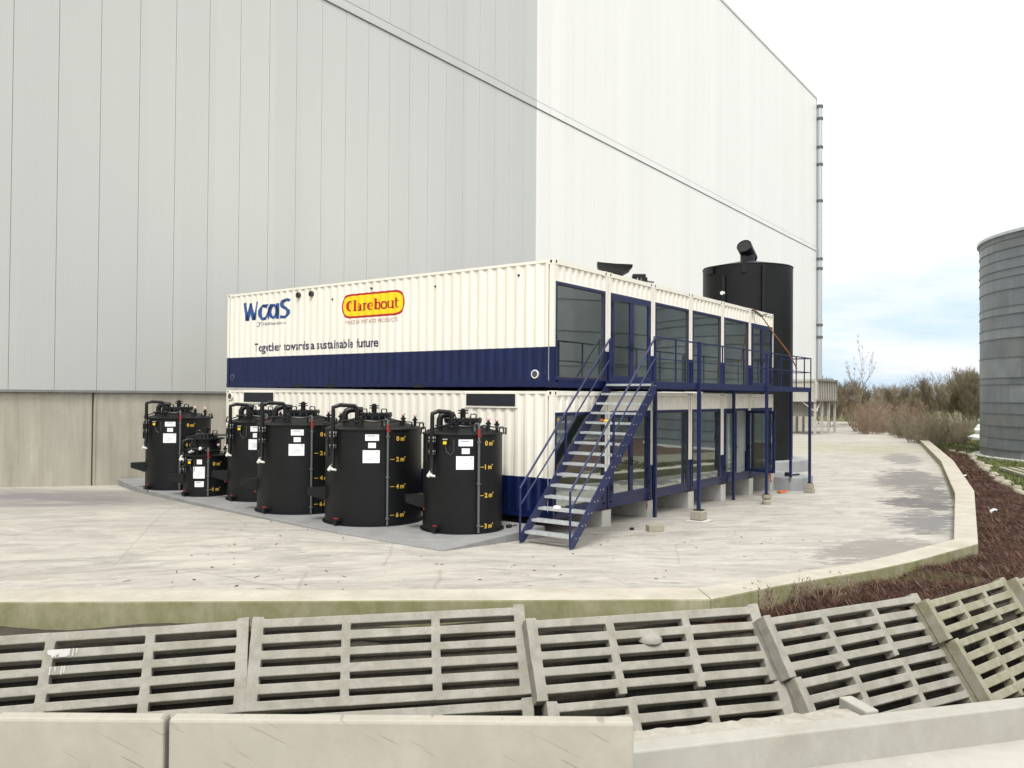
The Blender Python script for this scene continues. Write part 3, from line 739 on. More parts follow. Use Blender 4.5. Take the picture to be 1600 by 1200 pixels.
def drape(mb, y_left, z_base, name, mats, parent, proud=.004, sx=1, sz=1):
    """mb in (s,t): s runs to the viewer's right = -y"""
    bm = bmesh.new(); vs_ = [bm.verts.new((p[0]*sx, p[1]*sz, 0)) for p in mb.v]
    for f,m in zip(mb.f, mb.m):
        try: fc = bm.faces.new([vs_[i] for i in f]); fc.material_index = m
        except ValueError: pass
    s_lo = min(v.co.x for v in bm.verts); s_hi = max(v.co.x for v in bm.verts)
    for b in BR:
        s = y_left - b
        if s_lo < s < s_hi: bmesh.ops.bisect_plane(bm, geom=bm.verts[:]+bm.edges[:]+bm.faces[:], plane_co=(s,0,0), plane_no=(1,0,0), dist=1e-6)
    for v in bm.verts:
        y = y_left - v.co.x; v.co = Vector((.004 + corr(y) - proud, y, z_base + v.co.y))
    me = bpy.data.meshes.new(name); bm.to_mesh(me); bm.free()
    for m in mats: me.materials.append(m)
    o = bpy.data.objects.new(name, me); COL.objects.link(o); o.parent = parent; return o
def fit(mb, width, height):
    a,b,c,d = extent(mb); sx = width/(b-a); sz = height/(d-c)
    mb.v = [((v[0]-a)*sx, (v[1]-c)*sz, 0) for v in mb.v]; return mb
# slogan
drape(fit(text_mb('Together towards a sustainable future', .3, .007, 1.06), 5.27, .335), 10.84, 3.97-ZU, 'slogan_lettering', [M['slogan']], CU[0])
# logo: W, two joined a, S
lg = MB()
stroke(lg, [(.10,1),(.155,.55),(.25,.0)], [.21,.19,.15]); stroke(lg, [(.25,.0),(.35,.5),(.43,.94)], [.14,.16,.17]); stroke(lg, [(.43,.94),(.52,.45),(.61,.02)], [.17,.17,.15]); stroke(lg, [(.61,.02),(.71,.5),(.80,1)], [.14,.13,.11])
stroke(lg, arc(1.14,.385,.20,.35,38,300,18), [.05]+[.10,.14,.16]+[.16]*15); stroke(lg, [(1.16,.735),(1.28,.76),(1.42,.80)], [.13,.13,.05])
stroke(lg, [(1.20,.0),(1.33,.24),(1.45,.52),(1.58,.80)], [.05,.13,.15,.12]); stroke(lg, [(1.42,.0),(1.42,.36)], .11)
stroke(lg, arc(1.68,.40,.185,.34,0,360,22)[:-1], .13, closed=True); stroke(lg, [(1.89,.82),(1.89,.4),(1.89,-.01)], .13)
stroke(lg, [(2.52,.90),(2.42,.945),(2.29,.95),(2.17,.90),(2.115,.78),(2.13,.66),(2.22,.56),(2.36,.48),(2.45,.38),(2.455,.24),(2.38,.11),(2.26,.06),(2.12,.065),(2.04,.10)], .155)
drape(fit(lg, 2.24, .60), 11.42, 4.98-ZU, 'logo_lettering', [M['logo_blue']], CU[0], proud=.006)
# tiny line under the logo: interlocked mark and unreadable small type
tl = MB(); stroke(tl, arc(.09,.06,.06,.065,120,-120,10), .02); stroke(tl, [(.03,.0),(.1,.0)], .02); stroke(tl, arc(.2,.06,.06,.065,-60,200,10), .02)
xx = .34; rnd = random.Random(3)
while xx < 1.45:
    ww = rnd.choice((.02,.03,.05)); hh = rnd.choice((.06,.06,.09)); tl.add([(xx,.02,0),(xx+ww,.02,0),(xx+ww,.02+hh,0),(xx,.02+hh,0)],[(0,1,2,3)],1); xx += ww+rnd.choice((.012,.02))
drape(fit(tl,1.35,.14), 10.72, 4.80-ZU, 'small_lettering', [M['logo_blue'],M['ink']], CU[0])
# badge: yellow pill with red outline and slab serif word
def pill(w,h,r):
    return [(p[0],p[1]) for p in arc(w-r,h-r,r,r,90,0,8)[:-1]+arc(w-r,r,r,r,0,-90,8)+arc(r,r,r,r,270,180,8)[:-1]+arc(r,h-r,r,r,180,90,8)]
PWD, PHT = 2.40, .66
bd = MB(); op = pill(PWD,PHT,.325); n = len(op); ip = [((x-PWD/2)*(1-.1/PWD)+PWD/2,(y-PHT/2)*(1-.11/PHT)+PHT/2) for x,y in op]
bd.add([(x,y,0) for x,y in op+ip],[(i,n+i,n+(i+1)%n,(i+1)%n) for i in range(n)],0)
bd.add([(x,y,0) for x,y in ip],[tuple(range(n-1,-1,-1))],1)
drape(bd, 7.0, 4.855-ZU, 'badge_panel', [M['pill_red'],M['pill_yellow']], CU[0], proud=.004)
cl = MB(); s = .13
def stem(x,y0,y1,w=s): cl.add([(x-w/2,y0,0),(x+w/2,y0,0),(x+w/2,y1,0),(x-w/2,y1,0)],[(0,1,2,3)])
def serif(x,y,w=.24,h=.06): cl.add([(x-w/2,y,0),(x+w/2,y,0),(x+w/2,y+h,0),(x-w/2,y+h,0)],[(0,1,2,3)])
stroke(cl, arc(.27,.5,.2,.44,52,308,16), [.05]+[.08,.11,.14,.16,.17,.18,.18,.18,.18,.17,.16,.14,.12,.09,.07,.05]); stem(.42,.64,.98,.06)                      # C
stem(.72,.0,1,.15); serif(.72,0); serif(.68,.94,.2)                                                    # l
stroke(cl, [(.96,.50),(1.0,.6),(1.08,.645),(1.17,.63),(1.22,.54)], .08); stem(1.23,.0,.56,.14); serif(1.28,0,.2); stroke(cl, arc(1.09,.2,.12,.17,70,400,14), .11)   # a
stem(1.50,0,.68,.15); serif(1.50,0); serif(1.46,.62,.2); stroke(cl, [(1.56,.48),(1.64,.62),(1.76,.6)], [.06,.12,.14])   # r
stroke(cl, arc(2.06,.34,.18,.31,0,320,16), [.07,.08,.09,.08,.08,.09,.11,.14,.16,.16,.16,.14,.12,.1,.08,.06,.05]); stroke(cl, [(1.96,.36),(2.24,.36)], .06)   # e
stem(2.52,0,1,.15); serif(2.48,.94,.2); stroke(cl, arc(2.68,.34,.17,.30,150,-150,14), [.07,.08,.09,.12,.14,.16,.17,.17,.17,.16,.14,.12,.09,.08,.07])   # b
stroke(cl, arc(3.20,.34,.18,.30,0,360,20)[:-1], .14, closed=True)                                                  # o
stem(3.58,.14,.68,.14); serif(3.54,.62,.2); stroke(cl, [(3.58,.16),(3.66,.05),(3.78,.06),(3.86,.16)], .09); stem(3.90,.0,.68,.14); serif(3.86,.62,.2); serif(3.95,0,.18)   # u
stem(4.22,.12,.92,.15); stroke(cl, [(4.22,.14),(4.30,.04),(4.42,.08)], .09); serif(4.24,.60,.36,.07)   # t
drape(fit(cl, 1.98, .305), 6.79, 5.035-ZU, 'badge_lettering', [M['pill_red']], CU[0], proud=.009)
drape(fit(text_mb('FROZEN POTATO PRODUCTS', .14, .0, 1.15), 1.95, .105), 6.80, 4.69-ZU, 'small_lettering', [M['small_red']], CU[0])

# teal banner fragments inside far door (mirrored poster)
q = MB(); q.box(5*PITCH+.35, 5*PITCH+1.1, .55,.57,1.0,1.45); 
# ---------------------------------------------------------------- equipment seen through the glass
def vessel(label, x, y, z, h, r):
    t = thing('filter_vessel', label, 'equipment', (x,y,z), 0, 'pale equipment inside the containers')
    q = MB(); q.lathe([(.0,.25),(r*.7,.27),(r,.4),(r,h-.2),(r*.7,h-.05),(0,h)], 20); q.build('vessel', M['equip'], t, smooth=40)
    q = MB()
    for a in range(3): q.bar((r*.8*math.cos(a*2.1),r*.8*math.sin(a*2.1),0),(r*.8*math.cos(a*2.1),r*.8*math.sin(a*2.1),.45),.05)
    q.build('leg', M['equip'], t)
    q = MB(); q.tube([(r+.02,0,.6),(r+.15,0,.6),(r+.15,0,h-.2),(r+.15,.6,h-.2)],.04,8); q.build('pipe', M['white_plastic'], t, smooth=40)
    return t
for l,x,y,z,h,r in (('pale upright vessel behind the big window right of the stair top',5.75,.85,ZU+.16,2.2,.32),('pale upright vessel behind the front upper window',.8,1.0,ZU+.16,1.9,.4),
    ('pale upright vessel behind the upper double doors at the stair top',3.2,1.0,ZU+.16,1.6,.3),('pale upright vessel behind the lower window between the first balcony posts',5.9,.9,.16,2.1,.33),
    ('pale upright vessel behind the fifth upper window',11.2,.8,ZU+.16,2.1,.34)):
    vessel(l,x,y,z,h,r)
# open doorway: pale upright panel
q = MB(); q.box(4*PITCH+1.55,4*PITCH+1.95,.5,.56,.165,2.3); o = q.build('partition_board', M['white_plastic'], bevel=.01); tag(o,'pale upright panel just inside the open lower doorway','board')

# ---------------------------------------------------------------- blocks under the containers
blk = None
for i in range(1,7):
    x1 = 2.73 if i == 1 else i*PITCH+.20
    x1 = [None,2.73,5.17,7.79,10.33,12.89,15.10][i]; wv = .46 if i in (1,) else .40
    zg = G(x1,0)-.02
    q = MB(); q.box(x1-wv, x1, .03, 1.55, zg, -.045, 0); o = q.build('support_block', M['block'], bevel=.015)
    tag(o, ['','pale concrete beam block under the containers just right of the stairs','second pale concrete beam block from the stairs with a red strap beside it','pale concrete beam block behind the square post footing','pale concrete beam block under the open door container','pale concrete beam block below the far right door','last pale concrete beam block beside the grey octagonal plinth'][i],'concrete block','concrete blocks carrying the containers')
    q2 = MB(); q2.box(x1-wv+.06,x1-.05,.06,.5,-.043,-.002); q2.build('rubber_pad', M['hole'], o)
for i in range(0,7):
    x1 = i*PITCH+.2 if i else .5
    q = MB(); q.box(x1-.4,x1,10.6,12.1,G(x1,0)-.02,-.003); o = q.build('support_block', M['block'], bevel=.015)
    tag(o,'concrete block under the rear end of the containers','concrete block','concrete blocks under the rear of the containers')

# ---------------------------------------------------------------- walkway balcony
WX0, WX1, WY0, WY1, WZ = 2.33, 15.03, -1.35, -.06, 2.98
wk = thing('balcony_walkway','navy steel balcony walkway with railing along the upper container ends','balcony',(WX0,WY0,WZ))
lx = lambda x: x-WX0; ly = lambda y: y-WY0; lz = lambda z: z-WZ
q = MB(); q.box(0, WX1-WX0, 0, .06, 0, .165); q.box(0, WX1-WX0, 1.23, 1.29, 0, .165)
for x in (0, 2.5, 5.2, 7.8, 10.2, WX1-WX0-.06): q.box(x, x+.06, .06, 1.23, .003, .162)
q.build('beam', M['navy_frame'], wk)
q = MB()
k = 0.0
while k < WX1-WX0-.1: q.box(k+.064, k+.094, .062, 1.228, .12, .15); k += .06
q.build('deck_grating', M['galv'], wk)
def post(name, x, y, z0, z1, s=.08, mat='navy_frame'):
    q = MB(); q.box(lx(x)-s/2, lx(x)+s/2, ly(y)-s/2, ly(y)+s/2, lz(z0), lz(z1)); return q.build(name, M[mat], wk)
FOOT = {4.87:-.20, 10.12:-.28, 15.05:-.31}
for x,zf in ((4.87,-.165),(10.12,-.24),(14.99,-.30)): post('post', x, WY0-.03 if x < 14 else WY0+.05, zf, 4.22 if x < 6 else (4.16 if x<12 else 2.98), .085)
for x,y,zf in ((4.86,-.12,G(4.86,0)),(10.62,-.12,G(10.6,0)),(14.98,-.62,-.16)): post('post', x, y, zf, 2.98, .085)
rl = MB(); rl.bar((0,.02,lz(4.2)),(WX1-WX0,.02,lz(4.2)),.045,.035); rl.bar((0,.02,lz(3.69)),(WX1-WX0,.02,lz(3.69)),.028,.025)
for x in (WX0+.02,3.53,6.59,8.24,11.71,13.29,WX1-.02): rl.bar((lx(x),.02,.165),(lx(x),.02,lz(4.2)),.034,.034)
rl.build('front_railing', M['navy_frame'], wk)
rl = MB(); X = WX1-WX0-.02
rl.bar((X,.045,lz(4.2)),(X,1.2,lz(4.2)),.05,.04); rl.bar((X,.04,lz(3.69)),(X,1.2,lz(3.69)),.035,.03)
for y in (.25,.75,1.2): rl.bar((X,y,.165),(X,y,lz(4.2)),.035,.035)
rl.build('end_railing', M['navy_frame'], wk)
rl = MB()
q = MB()
for x in (4.87,10.12): q.box(lx(x)-.05,lx(x)+.05,-.004,.02,.2,.26)
q.build('bracket', M['navy_frame'], wk)

# footings of the front posts
def footing(label, x, y, zt, kind):
    zg = G(x,y); t = thing('footing', label, 'concrete footing', (x,y,zg), 0, 'concrete footings under the balcony posts')
    h = zt-zg
    if kind == 0:
        q = MB(); q.prism([(-.17,-.17),(.17,-.17),(.17,.17),(-.17,.17)], .05, h); q.build('footing_block', M['footing'], t, bevel=.03)
        q = MB(); q.box(-.29,.29,-.27,.25,.0,.05); q.build('paver', M['block'], t, bevel=.008)
        q = MB(); q.box(-.12,.12,-.12,.12,h,h+.025); q.build('base_plate', M['hole'], t)
    elif kind == 1:
        q = MB(); q.lathe([(.13,0),(.14,.1),(.10,.16),(.15,.22),(.16,h)], 9, cap0=True, cap1=True); q.build('footing_block', M['footing'], t)
        q = MB(); q.box(-.09,.09,-.09,.09,h,h+.02); q.build('base_plate', M['hole'], t)
    else:
        q = MB(); q.box(-.16,.16,-.15,.15,.0,.15); q.box(-.14,.13,-.13,.14,.152,h); q.build('footing_block', M['footing'], t, bevel=.02)
        q = MB(); q.box(-.09,.09,-.09,.09,h,h+.02); q.build('base_plate', M['hole'], t)
footing('square brown concrete footing on a thin paver under the first balcony post', 4.87, WY0-.03, -.19, 0)
footing('narrow chipped concrete footing under the middle balcony post', 10.12, WY0-.03, -.265, 1)
footing('rough two piece concrete footing under the last balcony post', 14.99, WY0+.05, -.325, 2)

# ---------------------------------------------------------------- stairs
SX0, SX1, SZ0, SZ1, SYF, SYB = -1.36, 2.31, -.29, 3.08, -1.35, -.12
st = thing('steel_staircase','navy steel staircase with galvanised treads up to the balcony','staircase',(SX0,SYF,SZ0))
run, rise = SX1-SX0, SZ1-SZ0; wid = SYB-SYF
for y,nm in ((0,'stringer'),(wid,'stringer')):
    q = MB(); hw = .115
    sl = rise/run
    pts_ = [(-.06,0),(.09,0),(run+.06,rise-.22),(run+.06,rise+.06),(run-.06,rise+.06),(-.06,.16)]
    q.add([(x,y-.012,z) for x,z in pts_]+[(x,y+.012,z) for x,z in pts_],[(0,1,2,3,4,5),(11,10,9,8,7,6)]+[((i+1)%6,i,6+i,6+(i+1)%6) for i in range(6)])
    so_ = q.build(nm, M['navy_frame'], st)
    q = MB()
    for k in range(15):
        tz = rise*(k+1)/15; tx = run*(k+.6)/15
        for dx in (.0,.13):
            yy = y-.016 if y == 0 else y+.016
            q.box(tx+dx-.014,tx+dx+.014,min(yy,y),max(yy,y),tz-.05,tz-.022)
    q.build('bolt', M['bolt'], so_)
for k in range(15):
    tz = rise*(k+1)/15; tx = run*(k+.6)/15-.06
    q = MB(); q.box(tx,tx+.27,.014,wid-.014,tz-.03,tz); q.box(tx-.003,tx+.02,.016,wid-.016,tz-.048,tz+.004); q.box(tx+.25,tx+.272,.016,wid-.016,tz-.045,tz-.002)
    q.build('tread', M['tread'], st)
for y in (.0,wid):
    q = MB(); z0h, z1h = 1.14, 4.49-.0
    A = (-.06,y,.88+.29); B = (run+.05,y,4.20-SZ0)
    q.tube([(-.06,y,.05),(-.06,y,1.14),(.0,y,1.20),B],.024,8)
    q.tube([(-.03,y,.80),(run+.05,y,3.70-SZ0)],.018,8)
    q.bar((1.70,y,1.62),(1.70,y,1.14+1.70*(3.34/3.72)+.04),.04,.04); q.bar((run+.04,y,rise),(run+.04,y,4.2-SZ0),.04,.04)
    q.build('handrail', M['navy_frame'], st, smooth=40)
# things on the treads
def on_tread(k): return SX0+run*(k+.6)/15+.06, SZ0+rise*(k+1)/15
x,z = on_tread(10)
t = thing('hand_tool','small red and yellow tool lying on a stair tread high up','tool',(x,-.62,z))
q = MB(); q.tube([(-.03,.14,.035),(.0,.05,.035)],.034,8); q.build('tool_body', M['red'], t, smooth=40)
q = MB(); q.tube([(.0,.05,.028),(.03,-.11,.028)],.022,8); q.build('tool_grip', M['yellow'], t, smooth=40)
x,z = on_tread(2); q = MB(); q.box(-.05,.05,-.06,.06,0,.05); o = q.build('paper_pack', M['label'], loc=(x,-.55,z)); tag(o,'small pale packet left on a low stair tread','packet')

# ---------------------------------------------------------------- concrete pad below the tanks
pp = [(-3.66,.08),(-.55,.18),(-.06,.16),(-.06,16.9),(-.9,16.9),(-1.75,14.2),(-2.5,10.3),(-3.0,6.9),(-3.42,3.9),(-3.6,1.7)]
q = MB(); q.prism(pp, -.9, -.135); o = q.build('concrete_pad', M['pad'], bevel=.02); tag(o, kind='structure')
PADZ = -.135
# ---------------------------------------------------------------- black dosing tanks
AZ = -math.atan2(.77,.638)        # local -y faces the camera side
def wrap_text(txt, size, R_, phi, z, off=.006):
    mb = text_mb(txt, size, .006); a,b,c,d = extent(mb)
    out_ = MB(); out_.f = mb.f; out_.m = mb.m
    for p in mb.v:
        f = phi + (p[0]-a)/R_; out_.v.append(((R_+off)*math.sin(f), -(R_+off)*math.cos(f), z+p[1])); 
    return out_, (b-a)
def curved_plate(mb, R_, phi, w, z0, z1, off=.012, m=0, n=5):
    for k in range(n):
        a = phi - w/2/R_ + w/R_*k/n; b = phi - w/2/R_ + w/R_*(k+1)/n; r = R_+off
        mb.quad((r*math.sin(a),-r*math.cos(a),z0),(r*math.sin(b),-r*math.cos(b),z0),(r*math.sin(b),-r*math.cos(b),z1),(r*math.sin(a),-r*math.cos(a),z1),m)
def dosing_tank(label, x, y, R_, hz, marks, small=False, box=True):
    t = thing('dosing_tank', label, 'tank', (x,y,PADZ), AZ, 'black plastic dosing tanks on the concrete pad')
    h = hz-PADZ; S = lambda f,r,z: (r*math.sin(f), -r*math.cos(f), z)
    q = MB(); q.lathe([(R_,.0),(R_,h),(R_-.02,h)], 56); q.build('shell', M['black_tank'], t, smooth=35)
    q = MB(); q.lathe([(R_+.002,0),(R_+.055,0),(R_+.055,.022),(R_+.002,.03)], 56); q.build('base_flange', M['black_tank'], t, smooth=35)
    ch = .20*R_/.88
    q = MB(); q.lathe([(R_+.025,h-.02),(R_+.03,h+.005),(R_*.985,h+.025),(R_*.45,h+ch*.8),(.30,h+ch)], 56, cap1=True)
    lid = q.build('lid', M['black_tank'], t, smooth=25)
    zl = lambda r: h+.02+ch*(1-r/R_)
    # manhole
    q = MB(); mr = .42 if not small else .3; z0 = h+ch*.55 if not small else h+.40
    q.lathe([(mr*.84,z0),(mr*.84,z0+.14),(mr,z0+.14),(mr,z0+.175),(mr,z0+.18),(mr,z0+.215),(0,z0+.215)], 32)
    mh = q.build('manhole', M['black_pipe'], t, smooth=30)
    q = MB()
    for k in range(16):
        f = 2*math.pi*k/16; q.box(.93*mr*math.cos(f)-.013,.93*mr*math.cos(f)+.013,.93*mr*math.sin(f)-.013,.93*mr*math.sin(f)+.013,z0+.10,z0+.235)
    q.build('bolt', M['grey_pipe'], mh)
    q = MB(); zt = z0+.215; q.lathe([(.06,zt),(.06,zt+.1),(.115,zt+.1),(.115,zt+.125),(.06,zt+.13),(.06,zt+.15),(.11,zt+.155),(.11,zt+.18),(.045,zt+.185),(.045,zt+.215),(0,zt+.215)], 18); q.build('vent_hub', M['black_pipe'], t, smooth=30)
    for sx in (-1,1):
        q = MB(); q.tube([(sx*.17,0,zt-.01),(sx*.17,0,zt+.075),(sx*.19,0,zt+.09),(sx*.27,0,zt+.09),(sx*.29,0,zt+.075),(sx*.29,0,zt-.01)],.016,6)
        q.build('lifting_handle', M['black_pipe'], t, smooth=40)
    if small:
        q = MB(); q.lathe([(.40,h),(.40,h+.46),(.50,h+.46),(.50,h+.50),(0,h+.52)], 36); q.build('neck', M['black_tank'], t, smooth=30)
        q = MB(); q.tube([(-.55,-.1,h+.50),(-.2,-.2,h+.56),(.75,-.1,h+.60)],.03,8); q.tube([(-.5,-.45,h+.14),(-.2,-.52,h+.20),(.1,-.5,h+.22)],.04,8); q.build('hose', M['black_pipe'], t, smooth=40)
        q = MB(); q.tube([(-.34,-.44,h+.12),(-.22,-.5,h+.17)],.06,10); q.tube([(-.06,-.5,h+.20),(.02,-.5,h+.22)],.05,10); q.build('hose_coupling', M['white_plastic'], t, smooth=40)
    # overflow elbow behind left
    q = MB(); f = R(-70); q.tube([S(f,R_*.62,zl(R_*.62)-.05),S(f,R_*.62,zl(.62*R_)+.2),S(f,R_*.58,zl(.62*R_)+.28),S(f,R_*.48,zl(.62*R_)+.32),S(f,R_*.25,zl(.62*R_)+.30)],.075,10); q.build('overflow_pipe', M['black_pipe'], t, smooth=40)
    # fill pipe going over the edge and down
    f = R(-42); zt2 = h+ch+.27
    if small: zt2 = h+.45
    pr_ = MB(); ro = R_+.10; lo = h*.60 if not small else h*.95
    pr_.tube([S(f+.28,R_*.66,zl(R_*.66)-.03),S(f+.28,R_*.66,zt2-.06),S(f+.24,R_*.70,zt2),S(f+.06,R_*.96,zt2+.02),S(f,ro,zt2-.03),S(f,ro,zt2-.1),S(f,ro,h-.16),S(f,ro,lo+.18),S(f+.03,ro+.05,lo+.02)],.047,10)
    pp_ = pr_.build('fill_pipe', M['black_pipe'], t, smooth=50)
    q = MB()
    for zz in (h-.12,h-.2,h-.33,h-.4): q.lathe([(.047,zz),(.085,zz),(.085,zz+.03),(.047,zz+.03)],12,(S(f,ro,0)[0],S(f,ro,0)[1]))
    q.tube([S(f-.12,ro+.02,h-.16),S(f-.12,ro+.02,lo+.25)],.03,8); q.tube([S(f-.12,ro+.02,h-.16),S(f,ro,h-.16)],.03,8)
    q.build('flange', M['black_pipe'], pp_, smooth=30)
    q = MB()
    for zz in (h-.105,h-.365):
        for k in range(4): a = k*math.pi/2+.4; c_ = S(f,ro,0); q.box(c_[0]+.066*math.cos(a)-.009,c_[0]+.066*math.cos(a)+.009,c_[1]+.066*math.sin(a)-.009,c_[1]+.066*math.sin(a)+.009,zz-.05,zz+.06)
    q.build('bolt', M['bolt'], pp_)
    q = MB(); q.tube([S(f+.03,ro+.04,lo+.08),S(f+.01,ro+.06,lo+.01),S(f-.04,ro+.07,lo-.05)],[.035,.045,.04],10); q.tube([S(f+.02,ro+.06,lo-.03),S(f+.13,ro+.06,lo-.035)],.024,8); q.build('coupling_cap', M['white_plastic'], pp_, smooth=40)
    # level gauge tube
    f = R(21); q = MB(); rg = R_+.075
    q.tube([S(f,R_*.80,zl(R_*.8)),S(f,R_*.80,h+.20),S(f,R_*.9,h+.225),S(f,rg,h+.22),S(f,rg,h+.15),S(f,rg,.03)],.026,10); ga = q.build('level_gauge', M['grey_pipe'], t, smooth=40)
    q = MB(); q.tube([S(f,rg,h-.05),S(f,rg,h+.13)],.0285,10); q.box(S(f,rg,0)[0]-.02,S(f,rg,0)[0]+.06,S(f,rg,0)[1]-.035,S(f,rg,0)[1]-.028,h-.03,h-.012); q.build('float_marker', M['red'], ga, smooth=40)
    q = MB()
    for zz in (.16,h*.5,h-.17): q.lathe([(.026,zz),(.042,zz),(.042,zz+.04),(.026,zz+.04)],10,(S(f,rg,0)[0],S(f,rg,0)[1])); q.bar(S(f,R_-.01,zz+.02),S(f,rg,zz+.02),.03)
    q.build('clip', M['grey_pipe'], ga, smooth=30)
    # scale
    for txt,zz,dash in marks:
        tb, wd = wrap_text(txt, .135, R_, R(21)+.20, zz-.045); tb.build('scale_text', M['yellow_text'], t)
        if dash:
            q = MB(); curved_plate(q, R_, R(21)+.115, .10, zz-.007, zz+.007, .006); q.build('scale_dash', M['yellow_text'], t)
    # labels
    f = R(4)
    if not small: ls = [(f,.30,h-.24,h-.10,1),(f,.165,h-.40,h-.285,2),(f-.015,.37,h-.73,h-.45,3)]
    else: ls = [(f-.08,.14,h-.22,h-.09,2),(f-.1,.32,h-.62,h-.29,3),(f-.08,.25,h-.86,h-.70,1)]
    for fa,wd,za,zb_,kd_ in ls:
        q = MB(); curved_plate(q,R_,fa,wd,za,zb_,.010,0)
        rr = random.Random(kd_)
        if kd_ == 1:
            curved_plate(q,R_,fa-.06*.3/R_,wd*.55,zb_-.04,zb_-.025,.012,2); curved_plate(q,R_,fa,wd*.85,za+.06,za+.064,.012,1); curved_plate(q,R_,fa,wd*.85,za+.03,za+.034,.012,1)
        elif kd_ == 2:
            for k in range(3): curved_plate(q,R_,fa-.02/R_,wd*.6,za+.03+.03*k,za+.034+.03*k,.012,1)
        else:
            for zz,w2,o2 in ((.6,.5,-.04),(.48,.6,-.03),(.42,.4,.02),(.3,.55,.0),(.24,.35,-.05)): curved_plate(q,R_,fa+o2/R_,wd*w2,za+(zb_-za)*zz,za+(zb_-za)*zz+.005,.012,1)
            curved_plate(q,R_,fa+wd*.36/R_,wd*.12,zb_-.05,zb_-.03,.012,1)
        q.build('label_plate', [M['label'],M['ink'],M['ink_dark']], t)
    # bund overflow chute on the left
    f = R(-78); zc = h*.32 if not small else h*.45
    q = MB(); e = Vector(S(f,1,0)).normalized(); sd_ = Vector((-e.y,e.x,0)); ins = R_-.12; ou = R_+.40; hw = .13
    vs_ = [e*ins+sd_*-hw+Vector((0,0,zc-.24)), e*ins+sd_*hw+Vector((0,0,zc-.24)), e*ins+sd_*hw+Vector((0,0,zc+.11)), e*ins-sd_*hw+Vector((0,0,zc+.11)),
           e*ou-sd_*hw+Vector((0,0,zc-.06)), e*ou+sd_*hw+Vector((0,0,zc-.06)), e*ou+sd_*hw+Vector((0,0,zc+.09)), e*ou-sd_*hw+Vector((0,0,zc+.09))]
    q.add(vs_, [(0,1,2,3),(4,7,6,5),(0,4,5,1),(1,5,6,2),(2,6,7,3),(3,7,4,0)]); q.build('leak_chute', M['black_pipe'], t)
    if not small:
        q = MB(); p_ = Vector(S(R(-58),R_+.10,zc-.2)); q.tube([p_,p_+Vector((0,-.01,.035))],.008,6); q.build('orange_drop', M['orange'], t)  # tiny orange drop by the chute bottom, not a lamp
    # drain valve
    f = R(-36); q = MB(); q.tube([S(f,R_-.02,.09),S(f,R_+.14,.09)],.045,10); q.tube([S(f,R_+.10,.09),S(f,R_+.16,.09)],.062,10); dv = q.build('drain_valve', M['black_pipe'], t, smooth=40)
    q = MB(); q.bar(S(f-.045,R_+.11,.165),S(f+.045,R_+.11,.165),.035,.025); q.bar(S(f,R_+.11,.09),S(f,R_+.11,.16),.025); q.build('handle', M['red'], dv)
    # small pipework, fittings on the lid
    q = MB(); zz = zl(R_*.75)+.10
    ring = [S(R(a),R_*.78,zz+.02*math.sin(a)) for a in range(-60,61,10)]
    q.tube(ring,.02,6)
    for a in (-45,-12,18,50): q.tube([S(R(a),R_*.78,zz-.14),S(R(a),R_*.78,zz)],.028,8)
    for a in (-12,): q.lathe([(.0,zz-.02),(.06,zz-.02),(.06,zz+.02),(0,zz+.02)],12,S(R(a),R_*.78,0)[:2]); q.lathe([(.0,zz+.04),(.06,zz+.04),(.06,zz+.07),(0,zz+.07)],12,S(R(a),R_*.78,0)[:2])
    q.tube([S(R(-62),R_*1.0,zz-.10),S(R(-40),R_*.8,zz+.0),S(R(-20),R_*.55,zz+.1)],.016,6)
    q.build('lid_pipework', M['black_pipe'], t, smooth=40)
    for a,rr_,mm in ((62,.72,'pink'),(88,.86,'pink')):
        q = MB(); p_ = S(R(a),R_*rr_,0); zb = zl(R_*rr_)-.04
        q.lathe([(.035,zb),(.035,zb+.16),(.06,zb+.16),(.06,zb+.2),(.03,zb+.21),(.03,zb+.25)],12,p_[:2]); q.tube([(p_[0],p_[1],zb+.12),(p_[0]+.22,p_[1],zb+.10)],.018,6); q.tube([(p_[0]+.2,p_[1],zb+.1),(p_[0]+.2,p_[1],zb-.04)],.02,6)
        lv = q.build('lid_sensor', M['black_pipe'], t, smooth=30)
        q = MB(); q.lathe([(.0,zb+.25),(.035,zb+.255),(.045,zb+.285),(.035,zb+.32),(0,zb+.33)],12,p_[:2]); q.build('sensor_cap', M[mm], lv, smooth=50)
    q = MB()
    if box:
        p_ = S(R(-24),R_+.05,h-.17); q = MB(); q.box(p_[0]-.05,p_[0]+.05,p_[1]-.03,p_[1]+.06,p_[2]-.05,p_[2]+.06); jb = q.build('junction_box', M['black_pipe'], t)
        q = MB(); q.box(p_[0]-.04,p_[0]+.03,p_[1]-.036,p_[1]-.03,p_[2]-.03,p_[2]+.03); q.build('warning_sticker', M['yellow'], jb)
        q = MB(); q.box(p_[0]-.05,p_[0]+.05,p_[1]-.05,p_[1]+.02,p_[2]+.062,p_[2]+.085); q.build('box_lid', M['bolt'], jb)
        q = MB(); q.tube([(p_[0],p_[1],p_[2]-.05),S(R(-22),R_+.03,h-.36),S(R(-17),R_+.02,h-.43),S(R(-12),R_+.03,h-.36),S(R(-12),R_+.03,h-.1)],.006,5); q.build('cable', M['grey_pipe'], jb)
    # lifting lugs at the rim
    q = MB()
    for a in (100,190,280): p_ = S(R(a),R_-.0,h); q.tube([(p_[0]-.06,p_[1],h-.02),(p_[0]-.03,p_[1],h+.13),(p_[0]+.03,p_[1],h+.13),(p_[0]+.06,p_[1],h-.02)],.02,6)
    q.build('lifting_lug', M['black_pipe'], t, smooth=40)
    return t
hh = 2.10
six = [('0 m³',h_,0) for h_ in ()]
